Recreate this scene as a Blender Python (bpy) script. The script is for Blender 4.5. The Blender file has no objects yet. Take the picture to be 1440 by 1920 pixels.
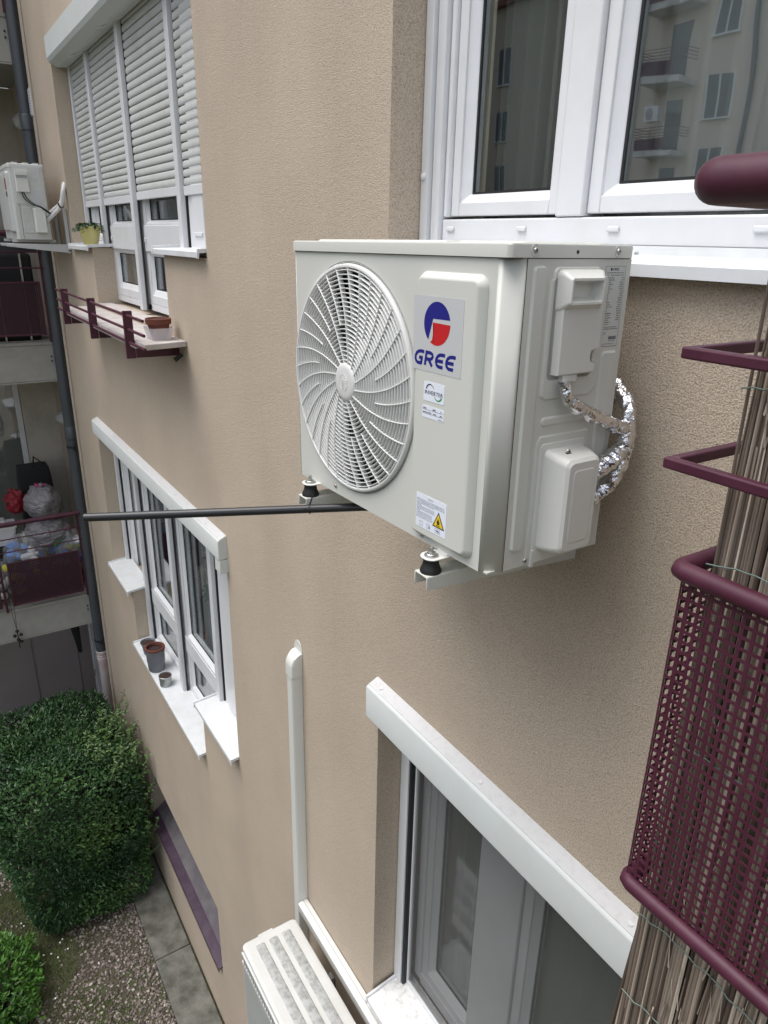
import bpy, bmesh, math, random
from mathutils import Vector, Matrix, noise
from math import radians, sin, cos, pi
random.seed(7)
SC = bpy.context.scene
COL = SC.collection
# ------------------------------------------------------------------ camera, world, sun, exposure
cam = bpy.data.objects.new('camera', bpy.data.cameras.new('camera'))
COL.objects.link(cam); SC.camera = cam
cam.data.sensor_fit = 'HORIZONTAL'; cam.data.sensor_width = 36.0
cam.data.lens = 1338 / 1440 * 36
cam.data.clip_start = 0.02; cam.data.clip_end = 500
RX = Vector((.53874881, .84222622, .02011734)); DY = Vector((.3108997, -.17656693, -.93389801)); FW = Vector((-.78300134, .50939092, -.3569731))
cam.matrix_world = Matrix(((RX.x, -DY.x, -FW.x, 0), (RX.y, -DY.y, -FW.y, -1.2), (RX.z, -DY.z, -FW.z, 0), (0, 0, 0, 1)))
W = bpy.data.worlds.new('World'); SC.world = W; W.use_nodes = True
wn = W.node_tree; wn.nodes.clear()
SUN_EL, SUN_ROT = radians(68), radians(205)
sky = wn.nodes.new('ShaderNodeTexSky'); sky.sky_type = 'NISHITA'; sky.sun_disc = False
sky.sun_elevation = SUN_EL; sky.sun_rotation = SUN_ROT; sky.air_density = 1.0; sky.dust_density = 3.0; sky.ozone_density = 1.0
hs = wn.nodes.new('ShaderNodeHueSaturation'); hs.inputs['Saturation'].default_value = 0.42
bg = wn.nodes.new('ShaderNodeBackground'); bg.inputs['Strength'].default_value = 0.145
wo = wn.nodes.new('ShaderNodeOutputWorld')
wn.links.new(sky.outputs[0], hs.inputs['Color']); wn.links.new(hs.outputs[0], bg.inputs[0]); wn.links.new(bg.outputs[0], wo.inputs[0])
sl = bpy.data.lights.new('sun', 'SUN'); sl.energy = 1.2; sl.angle = radians(52); sl.color = (1.0, .98, .955)
so = bpy.data.objects.new('sun', sl); COL.objects.link(so)
sd = Vector((sin(SUN_ROT) * cos(SUN_EL), cos(SUN_ROT) * cos(SUN_EL), sin(SUN_EL)))
so.rotation_euler = sd.to_track_quat('Z', 'Y').to_euler(); so.location = sd * 30
SC.view_settings.view_transform = 'Standard'; SC.view_settings.look = 'None'
SC.view_settings.exposure = 0.88; SC.view_settings.gamma = 1.0; SC.view_settings.use_curve_mapping = False
SC.cycles.max_bounces = 8; SC.cycles.transparent_max_bounces = 24
G = -6.35      # height of the garden ground; the camera is at z = 0

# ------------------------------------------------------------------ materials
def mat(name, col, rough=.6, metal=0., spec=.5, var=None, vscale=8., vdetail=4., bump=None, coat=0.):
    """col base colour; var (second colour, amount) mixed by noise; bump list of (scale, distance, strength, stretch)"""
    m = bpy.data.materials.new(name); m.use_nodes = True; n = m.node_tree; N = n.nodes
    p = N['Principled BSDF']; p.inputs['Base Color'].default_value = (*col, 1); p.inputs['Roughness'].default_value = rough
    p.inputs['Metallic'].default_value = metal; p.inputs['Specular IOR Level'].default_value = spec
    if coat: p.inputs['Coat Weight'].default_value = coat; p.inputs['Coat Roughness'].default_value = .15
    tc = N.new('ShaderNodeTexCoord')
    if var:
        t = N.new('ShaderNodeTexNoise'); t.inputs['Scale'].default_value = vscale; t.inputs['Detail'].default_value = vdetail; t.inputs['Roughness'].default_value = .65
        n.links.new(tc.outputs['Object'], t.inputs['Vector'])
        r = N.new('ShaderNodeValToRGB'); lo, hi = (var[2], var[3]) if len(var) > 2 else (.4, .65)
        r.color_ramp.elements[0].position = lo; r.color_ramp.elements[1].position = hi
        r.color_ramp.elements[0].color = (*col, 1)
        a = var[1]; r.color_ramp.elements[1].color = tuple(col[i] * (1 - a) + var[0][i] * a for i in range(3)) + (1,)
        n.links.new(t.outputs['Fac'], r.inputs[0]); n.links.new(r.outputs[0], p.inputs['Base Color'])
    if bump:
        prev = None
        for (s, d, st, sv) in bump:
            t = N.new('ShaderNodeTexNoise'); t.inputs['Scale'].default_value = s; t.inputs['Detail'].default_value = 3
            mp = N.new('ShaderNodeMapping'); mp.inputs['Scale'].default_value = sv
            n.links.new(tc.outputs['Object'], mp.inputs[0]); n.links.new(mp.outputs[0], t.inputs['Vector'])
            b = N.new('ShaderNodeBump'); b.inputs['Distance'].default_value = d; b.inputs['Strength'].default_value = st
            n.links.new(t.outputs['Fac'], b.inputs['Height'])
            if prev: n.links.new(prev.outputs[0], b.inputs['Normal'])
            prev = b
        n.links.new(prev.outputs[0], p.inputs['Normal'])
    return m
def tone(m, lo, hi, attr='tone', mid=None):
    """colour varied piece by piece (leaf, reed, pebble) through a per-piece random attribute"""
    n = m.node_tree; N = n.nodes; p = N['Principled BSDF']
    a = N.new('ShaderNodeAttribute'); a.attribute_name = attr
    r = N.new('ShaderNodeValToRGB'); r.color_ramp.elements[0].color = (*lo, 1); r.color_ramp.elements[1].color = (*hi, 1)
    if mid: e = r.color_ramp.elements.new(.5); e.color = (*mid, 1)
    n.links.new(a.outputs['Fac'], r.inputs[0]); n.links.new(r.outputs[0], p.inputs['Base Color'])
    return m

def stucco(name, base, alt):
    m = mat(name, base, .92, spec=.25)
    n = m.node_tree; N = n.nodes; p = N['Principled BSDF']; tc = N.new('ShaderNodeTexCoord')
    # worm-like grain: two noises, one warped
    g1 = N.new('ShaderNodeTexNoise'); g1.inputs['Scale'].default_value = 290; g1.inputs['Detail'].default_value = 2; g1.inputs['Distortion'].default_value = .7
    g2 = N.new('ShaderNodeTexNoise'); g2.inputs['Scale'].default_value = 70; g2.inputs['Detail'].default_value = 3
    big = N.new('ShaderNodeTexNoise'); big.inputs['Scale'].default_value = 1.9; big.inputs['Detail'].default_value = 5
    st = N.new('ShaderNodeTexNoise'); st.inputs['Scale'].default_value = 1.0; st.inputs['Detail'].default_value = 5
    mp = N.new('ShaderNodeMapping'); mp.inputs['Scale'].default_value = (2.2, 2.2, .3)
    for t in (g1, g2, big): n.links.new(tc.outputs['Object'], t.inputs['Vector'])
    n.links.new(tc.outputs['Object'], mp.inputs[0]); n.links.new(mp.outputs[0], st.inputs['Vector'])
    b1 = N.new('ShaderNodeBump'); b1.inputs['Distance'].default_value = .0032; b1.inputs['Strength'].default_value = 1.0
    b2 = N.new('ShaderNodeBump'); b2.inputs['Distance'].default_value = .004; b2.inputs['Strength'].default_value = .35
    n.links.new(g1.outputs['Fac'], b1.inputs['Height']); n.links.new(g2.outputs['Fac'], b2.inputs['Height'])
    n.links.new(b1.outputs[0], b2.inputs['Normal']); n.links.new(b2.outputs[0], p.inputs['Normal'])
    def ramp(src, lo, hi, c0, c1):
        r = N.new('ShaderNodeValToRGB'); r.color_ramp.elements[0].position = lo; r.color_ramp.elements[1].position = hi
        r.color_ramp.elements[0].color = (*c0, 1); r.color_ramp.elements[1].color = (*c1, 1); n.links.new(src, r.inputs[0]); return r
    r1 = ramp(big.outputs['Fac'], .38, .72, base, alt)
    r2 = ramp(st.outputs['Fac'], .45, .75, (1, 1, 1), (.90, .90, .91))
    r3 = ramp(g1.outputs['Fac'], .34, .58, (.58, .56, .54), (1.08, 1.08, 1.08))
    m1 = N.new('ShaderNodeMix'); m1.data_type = 'RGBA'; m1.blend_type = 'MULTIPLY'; m1.inputs[0].default_value = 1
    m2 = N.new('ShaderNodeMix'); m2.data_type = 'RGBA'; m2.blend_type = 'MULTIPLY'; m2.inputs[0].default_value = .8
    n.links.new(r1.outputs[0], m1.inputs[6]); n.links.new(r2.outputs[0], m1.inputs[7])
    n.links.new(m1.outputs[2], m2.inputs[6]); n.links.new(r3.outputs[0], m2.inputs[7])
    n.links.new(m2.outputs[2], p.inputs['Base Color'])
    return m
def glass(name, tint=(.82, .86, .85), ior=1.75, rough=0.0, wave=.0006):
    m = bpy.data.materials.new(name); m.use_nodes = True; n = m.node_tree; N = n.nodes; N.clear()
    o = N.new('ShaderNodeOutputMaterial'); mx = N.new('ShaderNodeMixShader'); t = N.new('ShaderNodeBsdfTransparent'); g = N.new('ShaderNodeBsdfGlossy')
    f = N.new('ShaderNodeFresnel'); gm = N.new('ShaderNodeNewGeometry'); mr = N.new('ShaderNodeMapRange'); mr.inputs[3].default_value = ior; mr.inputs[4].default_value = 1 / ior
    n.links.new(gm.outputs['Backfacing'], mr.inputs[0]); n.links.new(mr.outputs[0], f.inputs['IOR'])
    t.inputs['Color'].default_value = (*tint, 1); g.inputs['Roughness'].default_value = rough + .012; g.inputs['Color'].default_value = (.95, .97, 1, 1)
    tc = N.new('ShaderNodeTexCoord'); nz = N.new('ShaderNodeTexNoise'); nz.inputs['Scale'].default_value = 2.2; nz.inputs['Detail'].default_value = 1
    b = N.new('ShaderNodeBump'); b.inputs['Distance'].default_value = wave * 18; b.inputs['Strength'].default_value = .25
    n.links.new(tc.outputs['Object'], nz.inputs['Vector']); n.links.new(nz.outputs['Fac'], b.inputs['Height']); n.links.new(b.outputs[0], g.inputs['Normal'])
    n.links.new(f.outputs[0], mx.inputs[0]); n.links.new(t.outputs[0], mx.inputs[1]); n.links.new(g.outputs[0], mx.inputs[2]); n.links.new(mx.outputs[0], o.inputs[0])
    return m
def seethrough(name, col, op, rough=.6, gloss=0.):
    m = bpy.data.materials.new(name); m.use_nodes = True; n = m.node_tree; N = n.nodes; p = N['Principled BSDF']
    p.inputs['Base Color'].default_value = (*col, 1); p.inputs['Roughness'].default_value = rough; p.inputs['Alpha'].default_value = op
    return m
M = {}
M['stucco'] = stucco('beige_stucco', (.575, .482, .380), (.525, .440, .348))
M['pvc'] = mat('white_pvc', (.70, .71, .725), .34, var=((.63, .63, .62), .5), vscale=5)
M['alu'] = mat('white_painted_sheet', (.70, .72, .735), .4, var=((.58, .58, .55), .5), vscale=9, vdetail=8, bump=[(14, .003, .2, (1, 1, 1))])
M['dusty'] = mat('dusty_white_sheet', (.74, .74, .72), .6, var=((.42, .40, .36), .8, .5, .72), vscale=38, vdetail=10, bump=[(120, .001, .3, (1, 1, 1))])
M['header'] = mat('grey_white_sheet', (.60, .63, .62), .5, var=((.56, .58, .55), .6), vscale=6, vdetail=8)
M['headtop'] = mat('dirty_top_sheet', (.56, .56, .56), .7, var=((.42, .41, .39), .6, .5, .75), vscale=40, vdetail=10)
M['gasket'] = mat('black_gasket', (.012, .012, .013), .55)
M['grey_rail'] = mat('grey_rail', (.35, .36, .37), .45)
M['shutter'] = mat('shutter_slat', (.56, .57, .55), .5, var=((.44, .43, .40), .6, .5, .75), vscale=5, vdetail=8)
M['ac'] = mat('cream_paint', (.590, .592, .545), .46, spec=.4, bump=[(420, .0004, .12, (1, 1, 1))])
M['acplastic'] = mat('cream_plastic', (.655, .655, .615), .42, bump=[(500, .0004, .15, (1, 1, 1))])
M['grille'] = mat('grille_plastic', (.66, .66, .64), .4)
M['acdark'] = mat('dark_interior', (.018, .018, .019), .6)
M['fan'] = mat('fan_blade', (.05, .05, .052), .4)
M['ac_old'] = mat('weathered_white_paint', (.57, .575, .555), .45, var=((.50, .50, .46), .5), vscale=7)
M['ac_dirt'] = mat('speckled_top_paint', (.42, .43, .42), .65, var=((.23, .23, .215), .9, .42, .66), vscale=45, vdetail=12)
M['coil'] = mat('coil_fins', (.33, .34, .34), .5, metal=.3, bump=[(600, .002, .8, (1, .01, .01))])
M['burg'] = mat('burgundy_paint', (.056, .0085, .023), .50, var=((.080, .018, .036), .6), vscale=22, bump=[(90, .0006, .3, (1, 1, 1))])
M['burg_dull'] = mat('burgundy_panel', (.030, .005, .014), .6)
M['steel'] = mat('zinc_steel', (.50, .50, .48), .35, metal=.9)
M['rubber'] = mat('black_rubber', (.012, .012, .012), .6)
M['pole'] = mat('black_plastic_tube', (.018, .019, .022), .35)
M['drain'] = mat('anthracite_pipe', (.055, .063, .072), .38, var=((.075, .08, .085), .6), vscale=3)
M['pinkpvc'] = mat('pink_white_pvc', (.60, .53, .51), .5, var=((.5, .36, .34), .6), vscale=5)
M['concrete'] = mat('slab_concrete', (.36, .35, .32), .9, var=((.28, .27, .25), .8), vscale=3.5, vdetail=9, bump=[(60, .004, .4, (1, 1, 1))])
M['paving'] = mat('strip_concrete', (.19, .182, .160), .95, var=((.075, .078, .060), .95, .36, .62), vscale=6, vdetail=12, bump=[(70, .006, .6, (1, 1, 1))])
M['loggia'] = mat('loggia_plaster', (.52, .48, .41), .9, var=((.28, .26, .22), .6), vscale=2)
M['garage'] = mat('grey_mauve_panel', (.31, .27, .26), .8, var=((.26, .225, .22), .6), vscale=2)
M['soil'] = mat('garden_soil', (.085, .073, .052), .97, var=((.060, .078, .026), .9, .42, .6), vscale=3.2, vdetail=10, bump=[(40, .02, .7, (1, 1, 1)), (160, .006, .6, (1, 1, 1))])
M['gravel'] = tone(mat('gravel_stone', (.3, .27, .24), .85), (.07, .056, .048), (.50, .45, .40), mid=(.19, .155, .135))
M['grass'] = tone(mat('grass_blade', (.05, .09, .02), .6), (.05, .075, .018), (.15, .20, .05))
M['hedge'] = tone(mat('hedge_leaf', (.03, .08, .03), .42, spec=.5), (.022, .058, .022), (.110, .20, .050), mid=(.046, .112, .036))
M['shrub'] = tone(mat('shrub_leaf', (.05, .14, .02), .45), (.030, .085, .012), (.10, .25, .035))
M['succ'] = tone(mat('succulent_leaf', (.03, .09, .02), .45), (.015, .04, .012), (.05, .13, .03))
M['bark'] = mat('bark', (.07, .05, .035), .9)
M['shade_core'] = mat('inner_shade', (.014, .018, .009), .95)
M['petal'] = mat('white_petal', (.85, .85, .83), .6)
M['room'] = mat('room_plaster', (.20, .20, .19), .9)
M['curtain'] = mat('cream_curtain', (.72, .69, .55), .85)
M['sheer'] = seethrough('grey_sheer', (.36, .38, .38), .72, .9)
M['sheer_dark'] = seethrough('dark_sheer', (.105, .125, .118), .6, .9)
M['glass'] = glass('window_glass', (.95, .97, .96), 1.75)
M['glass_dark'] = glass('window_glass_reflective', (.95, .97, .96), 3.0)
M['screen'] = seethrough('insect_screen', (.105, .105, .10), .32, .9)
M['blue'] = mat('blue_print', (.012, .012, .20), .4)
M['red'] = mat('red_print', (.52, .012, .015), .4)
M['silver'] = mat('silver_sticker', (.52, .525, .53), .45)
M['paper'] = mat('white_sticker', (.75, .78, .86), .45)
M['ink'] = mat('black_ink', (.02, .02, .035), .5)
M['inkgrey'] = mat('grey_ink', (.19, .20, .24), .5)
M['green'] = mat('green_print', (.015, .26, .055), .45)
M['yellow'] = mat('yellow_print', (.80, .56, .01), .45)
M['rating'] = mat('rating_sticker', (.56, .57, .55), .4)
M['terra'] = mat('terracotta', (.15, .042, .026), .8, var=((.10, .035, .024), .7), vscale=20)
M['yellowpot'] = mat('pale_yellow_pot', (.74, .66, .27), .45)
M['greypot'] = mat('grey_pot', (.17, .18, .20), .5, var=((.13, .14, .15), .6), vscale=12)
M['tin'] = mat('tin_can', (.36, .38, .38), .38, metal=.7)
M['earth'] = mat('potting_soil', (.045, .026, .022), .95, bump=[(90, .01, .9, (1, 1, 1))])
M['clear'] = seethrough('clear_plastic', (.75, .73, .76), .42, .15)
M['baggrey'] = mat('grey_bag_plastic', (.24, .23, .24), .3, bump=[(13, .05, .9, (1, 1, 2.5)), (40, .012, .8, (1, 1, 2))])
M['bagclear'] = seethrough('clear_bag_plastic', (.60, .60, .60), .26, .10)
M['black'] = mat('black_cloth', (.012, .012, .014), .8)
M['redcloth'] = mat('red_nylon', (.24, .010, .02), .5, bump=[(18, .03, .8, (1, 1, 1))])
M['pink'] = mat('pink_tie', (.60, .03, .20), .5)
M['pb'] = mat('blue_plastic', (.05, .22, .65), .3)
M['py'] = mat('yellow_plastic', (.65, .60, .08), .35)
M['pr'] = mat('salmon_plastic', (.60, .18, .13), .35)
M['pw'] = mat('white_plastic', (.70, .70, .70), .35)
M['pg'] = mat('green_plastic', (.12, .32, .14), .35)
M['redpaint'] = mat('red_band', (.34, .008, .02), .6)
M['lampglass'] = mat('lamp_glass', (.60, .60, .56), .25)
M['purple'] = mat('purple_sheet', (.058, .032, .055), .38, var=((.095, .07, .09), .6), vscale=9)
M['purple_dust'] = mat('dusty_sheet', (.155, .145, .148), .42, var=((.09, .075, .09), .8), vscale=6, vdetail=8)
M['stone'] = mat('ledge_stone', (.52, .48, .46), .8, var=((.36, .33, .31), .8, .42, .7), vscale=9, vdetail=9)
M['reed'] = tone(mat('dry_reed', (.3, .24, .18), .75, bump=[(60, .002, .5, (1, 1, .06))]), (.075, .052, .038), (.62, .54, .44), mid=(.300, .240, .190))
M['reed_shade'] = mat('reed_shadow_sheet', (.055, .040, .030), .95)
M['wire'] = mat('green_wire', (.13, .19, .16), .6)
M['foil'] = mat('aluminium_foil', (.74, .74, .76), .16, metal=1.0, bump=[(55, .006, .8, (1, 1, 1))])
M['wrap'] = mat('white_pipe_wrap', (.62, .61, .59), .5)
M['opp_wall'] = mat('opposite_plaster', (.62, .55, .46), .9)
M['opp_grey'] = mat('opposite_grey', (.42, .45, .50), .9)
M['opp_dark'] = mat('opposite_window', (.05, .06, .07), .2)
M['opp_slab'] = mat('opposite_slab', (.60, .60, .58), .8, var=((.35, .34, .32), .8, .5, .7), vscale=1.5)
M['tile'] = mat('roof_tile', (.25, .10, .07), .9)

# ------------------------------------------------------------------ mesh helpers
class MB:
    def __init__(s, T=None): s.v = []; s.f = []; s.mi = []; s.t = []; s.T = T; s.cur = 0; s.tn = .5; s.use_t = False
    def add(s, vs, fs):
        b = len(s.v)
        for p in vs: s.v.append(tuple(s.T @ Vector(p)) if s.T else tuple(p))
        for f in fs: s.f.append(tuple(i + b for i in f)); s.mi.append(s.cur); s.t.append(s.tn)
        return s
    def box(s, x0, x1, y0, y1, z0, z1):
        x0, x1 = min(x0, x1), max(x0, x1); y0, y1 = min(y0, y1), max(y0, y1); z0, z1 = min(z0, z1), max(z0, z1)
        v = [(x0, y0, z0), (x1, y0, z0), (x1, y1, z0), (x0, y1, z0), (x0, y0, z1), (x1, y0, z1), (x1, y1, z1), (x0, y1, z1)]
        return s.add(v, [(0, 3, 2, 1), (4, 5, 6, 7), (0, 1, 5, 4), (1, 2, 6, 5), (2, 3, 7, 6), (3, 0, 4, 7)])
    def loft(s, rings, cap0=True, cap1=True, closed=True):
        n = len(rings[0]); v = [p for r in rings for p in r]; f = []
        for k in range(len(rings) - 1):
            for i in range(n if closed else n - 1):
                j = (i + 1) % n; f.append((k * n + i, k * n + j, (k + 1) * n + j, (k + 1) * n + i))
        if cap0: f.append(tuple(range(n))[::-1])
        if cap1: f.append(tuple(range((len(rings) - 1) * n, len(rings) * n)))
        return s.add(v, f)
    def pipe(s, pts, r, n=10, cap=True, jit=0.):
        pts = [Vector(p) for p in pts]; rings = []; prev = None
        for i, p in enumerate(pts):
            d = (pts[min(i + 1, len(pts) - 1)] - pts[max(i - 1, 0)]).normalized()
            a = prev if prev else (Vector((0, 0, 1)) if abs(d.z) < .9 else Vector((1, 0, 0)))
            u = (a - d * a.dot(d)).normalized(); w = d.cross(u); prev = u
            rr = r[i] if isinstance(r, (list, tuple)) else r
            rings.append([p + (u * cos(2 * pi * k / n) + w * sin(2 * pi * k / n)) * rr * (1 + (random.uniform(-jit, jit) if jit else 0)) for k in range(n)])
        return s.loft(rings, cap, cap)
    def lathe(s, prof, c, n=24, axis='Z', cap=False):
        rings = []
        for r, h in prof:
            ring = []
            for k in range(n):
                a = 2 * pi * k / n
                if axis == 'Z': ring.append((c[0] + r * cos(a), c[1] + r * sin(a), c[2] + h))
                elif axis == 'Y': ring.append((c[0] + r * cos(a), c[1] + h, c[2] + r * sin(a)))
                else: ring.append((c[0] + h, c[1] + r * cos(a), c[2] + r * sin(a)))
            rings.append(ring)
        return s.loft(rings, cap, cap)
    def prism(s, poly, h0, h1, fr):     # poly 2D, fr(u,v,h)->point
        r0 = [fr(u, v, h0) for u, v in poly]; r1 = [fr(u, v, h1) for u, v in poly]
        return s.loft([r0, r1])
    def pad(s, poly, h, inset, fr, back=-.002):   # raised pad with a sloping border
        cx = sum(p[0] for p in poly) / len(poly); cy = sum(p[1] for p in poly) / len(poly)
        def ins(e):
            out = []; n = len(poly)
            for i in range(n):
                p0 = Vector(poly[i - 1]); p1 = Vector(poly[i]); p2 = Vector(poly[(i + 1) % n])
                d = ((p2 - p0)).normalized(); nn = Vector((-d.y, d.x))
                out.append(tuple(p1 + nn * e))
            return out
        a = sum(poly[i][0] * poly[(i + 1) % len(poly)][1] - poly[(i + 1) % len(poly)][0] * poly[i][1] for i in range(len(poly)))
        sg = 1 if a > 0 else -1
        rings = [[fr(u, v, back) for u, v in poly], [fr(u, v, h * .15) for u, v in poly], [fr(u, v, h * .8) for u, v in ins(sg * inset * .7)], [fr(u, v, h) for u, v in ins(sg * inset * 1.15)]]
        return s.loft(rings)
    def build(s, name, mats, parent=None, smooth=False, bevel=0., seg=2, angle=35):
        me = bpy.data.meshes.new(name); me.from_pydata(s.v, [], s.f)
        if not isinstance(mats, (list, tuple)): mats = [mats]
        for m in mats: me.materials.append(M[m] if isinstance(m, str) else m)
        me.polygons.foreach_set('material_index', s.mi)
        if s.use_t:
            at = me.attributes.new('tone', 'FLOAT', 'FACE'); at.data.foreach_set('value', s.t)
        bm = bmesh.new(); bm.from_mesh(me)
        if not s.use_t: bmesh.ops.recalc_face_normals(bm, faces=bm.faces)
        bm.to_mesh(me); bm.free(); me.update()
        if smooth:
            me.polygons.foreach_set('use_smooth', [True] * len(me.polygons)); me.set_sharp_from_angle(angle=radians(angle))
        o = bpy.data.objects.new(name, me); COL.objects.link(o)
        if parent: o.parent = parent
        if smooth and mats[0] in ('ac', 'acplastic', 'ac_old', 'header', 'shutter'):
            wm = o.modifiers.new('normals', 'WEIGHTED_NORMAL'); wm.keep_sharp = True
        if bevel:
            b = o.modifiers.new('bevel', 'BEVEL'); b.width = bevel; b.segments = seg; b.limit_method = 'ANGLE'; b.angle_limit = radians(40)
            me.polygons.foreach_set('use_smooth', [True] * len(me.polygons)); b.harden_normals = False; me.set_sharp_from_angle(angle=radians(50))
        return o
def rrect(u0, u1, v0, v1, r, n=5):
    out = []
    for (cx, cy, a0) in ((u1 - r, v1 - r, 0), (u0 + r, v1 - r, 90), (u0 + r, v0 + r, 180), (u1 - r, v0 + r, 270)):
        for k in range(n + 1):
            a = radians(a0 + 90 * k / n); out.append((cx + r * cos(a), cy + r * sin(a)))
    return out
def thing(name, label, cat, loc=(0, 0, 0), rot=(0, 0, 0), group=None):
    o = bpy.data.objects.new(name, None); COL.objects.link(o); o.location = loc; o.rotation_euler = rot
    o.empty_display_size = .1; return tag(o, label, cat, group)
def tag(o, label, cat, group=None):
    o['label'] = label; o['category'] = cat
    if group: o['group'] = group
    return o
def struct(o): o['kind'] = 'structure'; return o
def stuff(o): o['kind'] = 'stuff'; return o
def copy_tree(o, parent=None):
    c = o.copy(); COL.objects.link(c)
    if parent: c.parent = parent
    for ch in list(o.children): copy_tree(ch, c)
    return c
def text_geo(body, size, shear=0.):
    cu = bpy.data.curves.new('lettering', 'FONT'); cu.body = body; cu.size = size; cu.shear = shear; cu.resolution_u = 3
    ob = bpy.data.objects.new('lettering', cu); COL.objects.link(ob)
    dg = bpy.context.evaluated_depsgraph_get(); me = ob.evaluated_get(dg).to_mesh()
    vs = [tuple(v.co) for v in me.vertices]; fs = [tuple(p.vertices) for p in me.polygons]
    ob.evaluated_get(dg).to_mesh_clear(); bpy.data.objects.remove(ob); bpy.data.curves.remove(cu)
    return vs, fs
def text(mb, body, u, v, size, fr, h, width=None, shear=0., bold=0.):
    vs, fs = text_geo(body, size, shear)
    w = max(p[0] for p in vs); k = (width / w) if width else 1
    mb.add([fr(u + p[0] * k, v + p[1], h) for p in vs], fs)
    if bold: mb.add([fr(u + p[0] * k + bold, v + p[1], h + .00004) for p in vs], fs)
def rect_split(xs, zs, inside):
    return [(i, j) for i in range(len(xs) - 1) for j in range(len(zs) - 1) if not inside((xs[i] + xs[i + 1]) / 2, (zs[j] + zs[j + 1]) / 2)]

# ------------------------------------------------------------------ the apartment block (long beige facade, plane y = 0)
house = thing('apartment_building', 'beige stuccoed apartment block whose long facade carries all the white windows', 'building', (-7.42, 0, G))
HO = Vector((-7.42, 0, G))
def hpart(mb, name, mats, parent=None, **k):
    o = mb.build(name, mats, None, **k)
    if parent is None: o.parent = house; o.location = -HO
    else: o.parent = parent
    return o
HOLES = [(-1.853, .60, -.03, 1.38), (-1.853, .60, -3.14, -1.56),
         (-6.50, -3.395, -.10, 1.22), (-5.83, -4.065, -.50, -.10),
         (-6.50, -5.83, -2.905, -1.56), (-5.83, -4.065, -3.41, -1.56), (-4.065, -3.395, -2.975, -1.56),
         (-6.10, -4.11, -5.60, -4.92)]
def inhole(x, z): return any(a < x < b and c < z < d for a, b, c, d in HOLES)
xs = sorted(set([-7.42, 3.0] + [v for h in HOLES for v in h[:2]])); zs = sorted(set([G - .3, 6.2] + [v for h in HOLES for v in h[2:]]))
w = MB(); TH = .30
for i in range(len(xs) - 1):
    for j in range(len(zs) - 1):
        x0, x1, z0, z1 = xs[i], xs[i + 1], zs[j], zs[j + 1]
        if inhole((x0 + x1) / 2, (z0 + z1) / 2): continue
        w.add([(x0, 0, z0), (x1, 0, z0), (x1, 0, z1), (x0, 0, z1)], [(0, 1, 2, 3)])
        w.add([(x0, TH, z0), (x1, TH, z0), (x1, TH, z1), (x0, TH, z1)], [(3, 2, 1, 0)])
        for (xx, zz, e) in (((x0 - .001), (z0 + z1) / 2, ((x0, z0), (x0, z1))), (x1 + .001, (z0 + z1) / 2, ((x1, z1), (x1, z0))), ((x0 + x1) / 2, z0 - .001, ((x1, z0), (x0, z0))), ((x0 + x1) / 2, z1 + .001, ((x0, z1), (x1, z1)))):
            if inhole(xx, zz) or xx < -7.42 or xx > 3 or zz < G - .3 or zz > 6.2:
                (a, b), (c, d) = e; w.add([(a, 0, b), (c, 0, d), (c, TH, d), (a, TH, b)], [(0, 1, 2, 3)])
ww = w.build('facade_wall', 'stucco', None)
me = ww.data; bm = bmesh.new(); bm.from_mesh(me); bmesh.ops.remove_doubles(bm, verts=bm.verts, dist=1e-5); bmesh.ops.recalc_face_normals(bm, faces=bm.faces); bm.to_mesh(me); bm.free()
ww.parent = house; ww.location = -HO
# roof + rear shell keep the rooms dark
r = MB(); r.box(-7.42, 3.0, TH + .004, 9, 6.0, 6.2); r.box(-7.42, 3.0, 9, 9.2, G, 6.2); r.box(-7.42, -7.22, 3.5, 8.99, G, 6.0); r.box(2.8, 3.0, TH + .004, 8.99, G, 6.0)
hpart(r, 'roof_slab', 'stucco')
rm = MB()
for z in (-3.75, -.78, 2.2): rm.box(-7.2, 2.78, TH + .006, 3.2, z, z + .2)
for x in (-7.2, -3.0, -2.4, 1.2): rm.box(x, x + .1, TH + .006, 3.2, -5.9, 5.9)
rm.box(-7.0, 2.7, 3.25, 3.35, -5.9, 5.9)
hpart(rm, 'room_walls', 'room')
# corner strip left of the facade, with its dark joint
c_ = MB(); c_.box(-7.54, -7.452, -.012, .30, G - .2, 6.2); hpart(c_, 'corner_strip', 'stucco', bevel=.006)
c_ = MB(); c_.box(-7.4518, -7.4202, .012, .28, G - .2, 6.2); hpart(c_, 'expansion_joint', 'gasket')
c_ = MB(); c_.box(-7.525, -7.462, -.022, -.0125, .93, 1.14)
for k in range(9): c_.box(-7.515, -7.472, -.030, -.0225, .945 + k * .021, .955 + k * .021)
hpart(c_, 'vent_grille', 'pvc')

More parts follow.
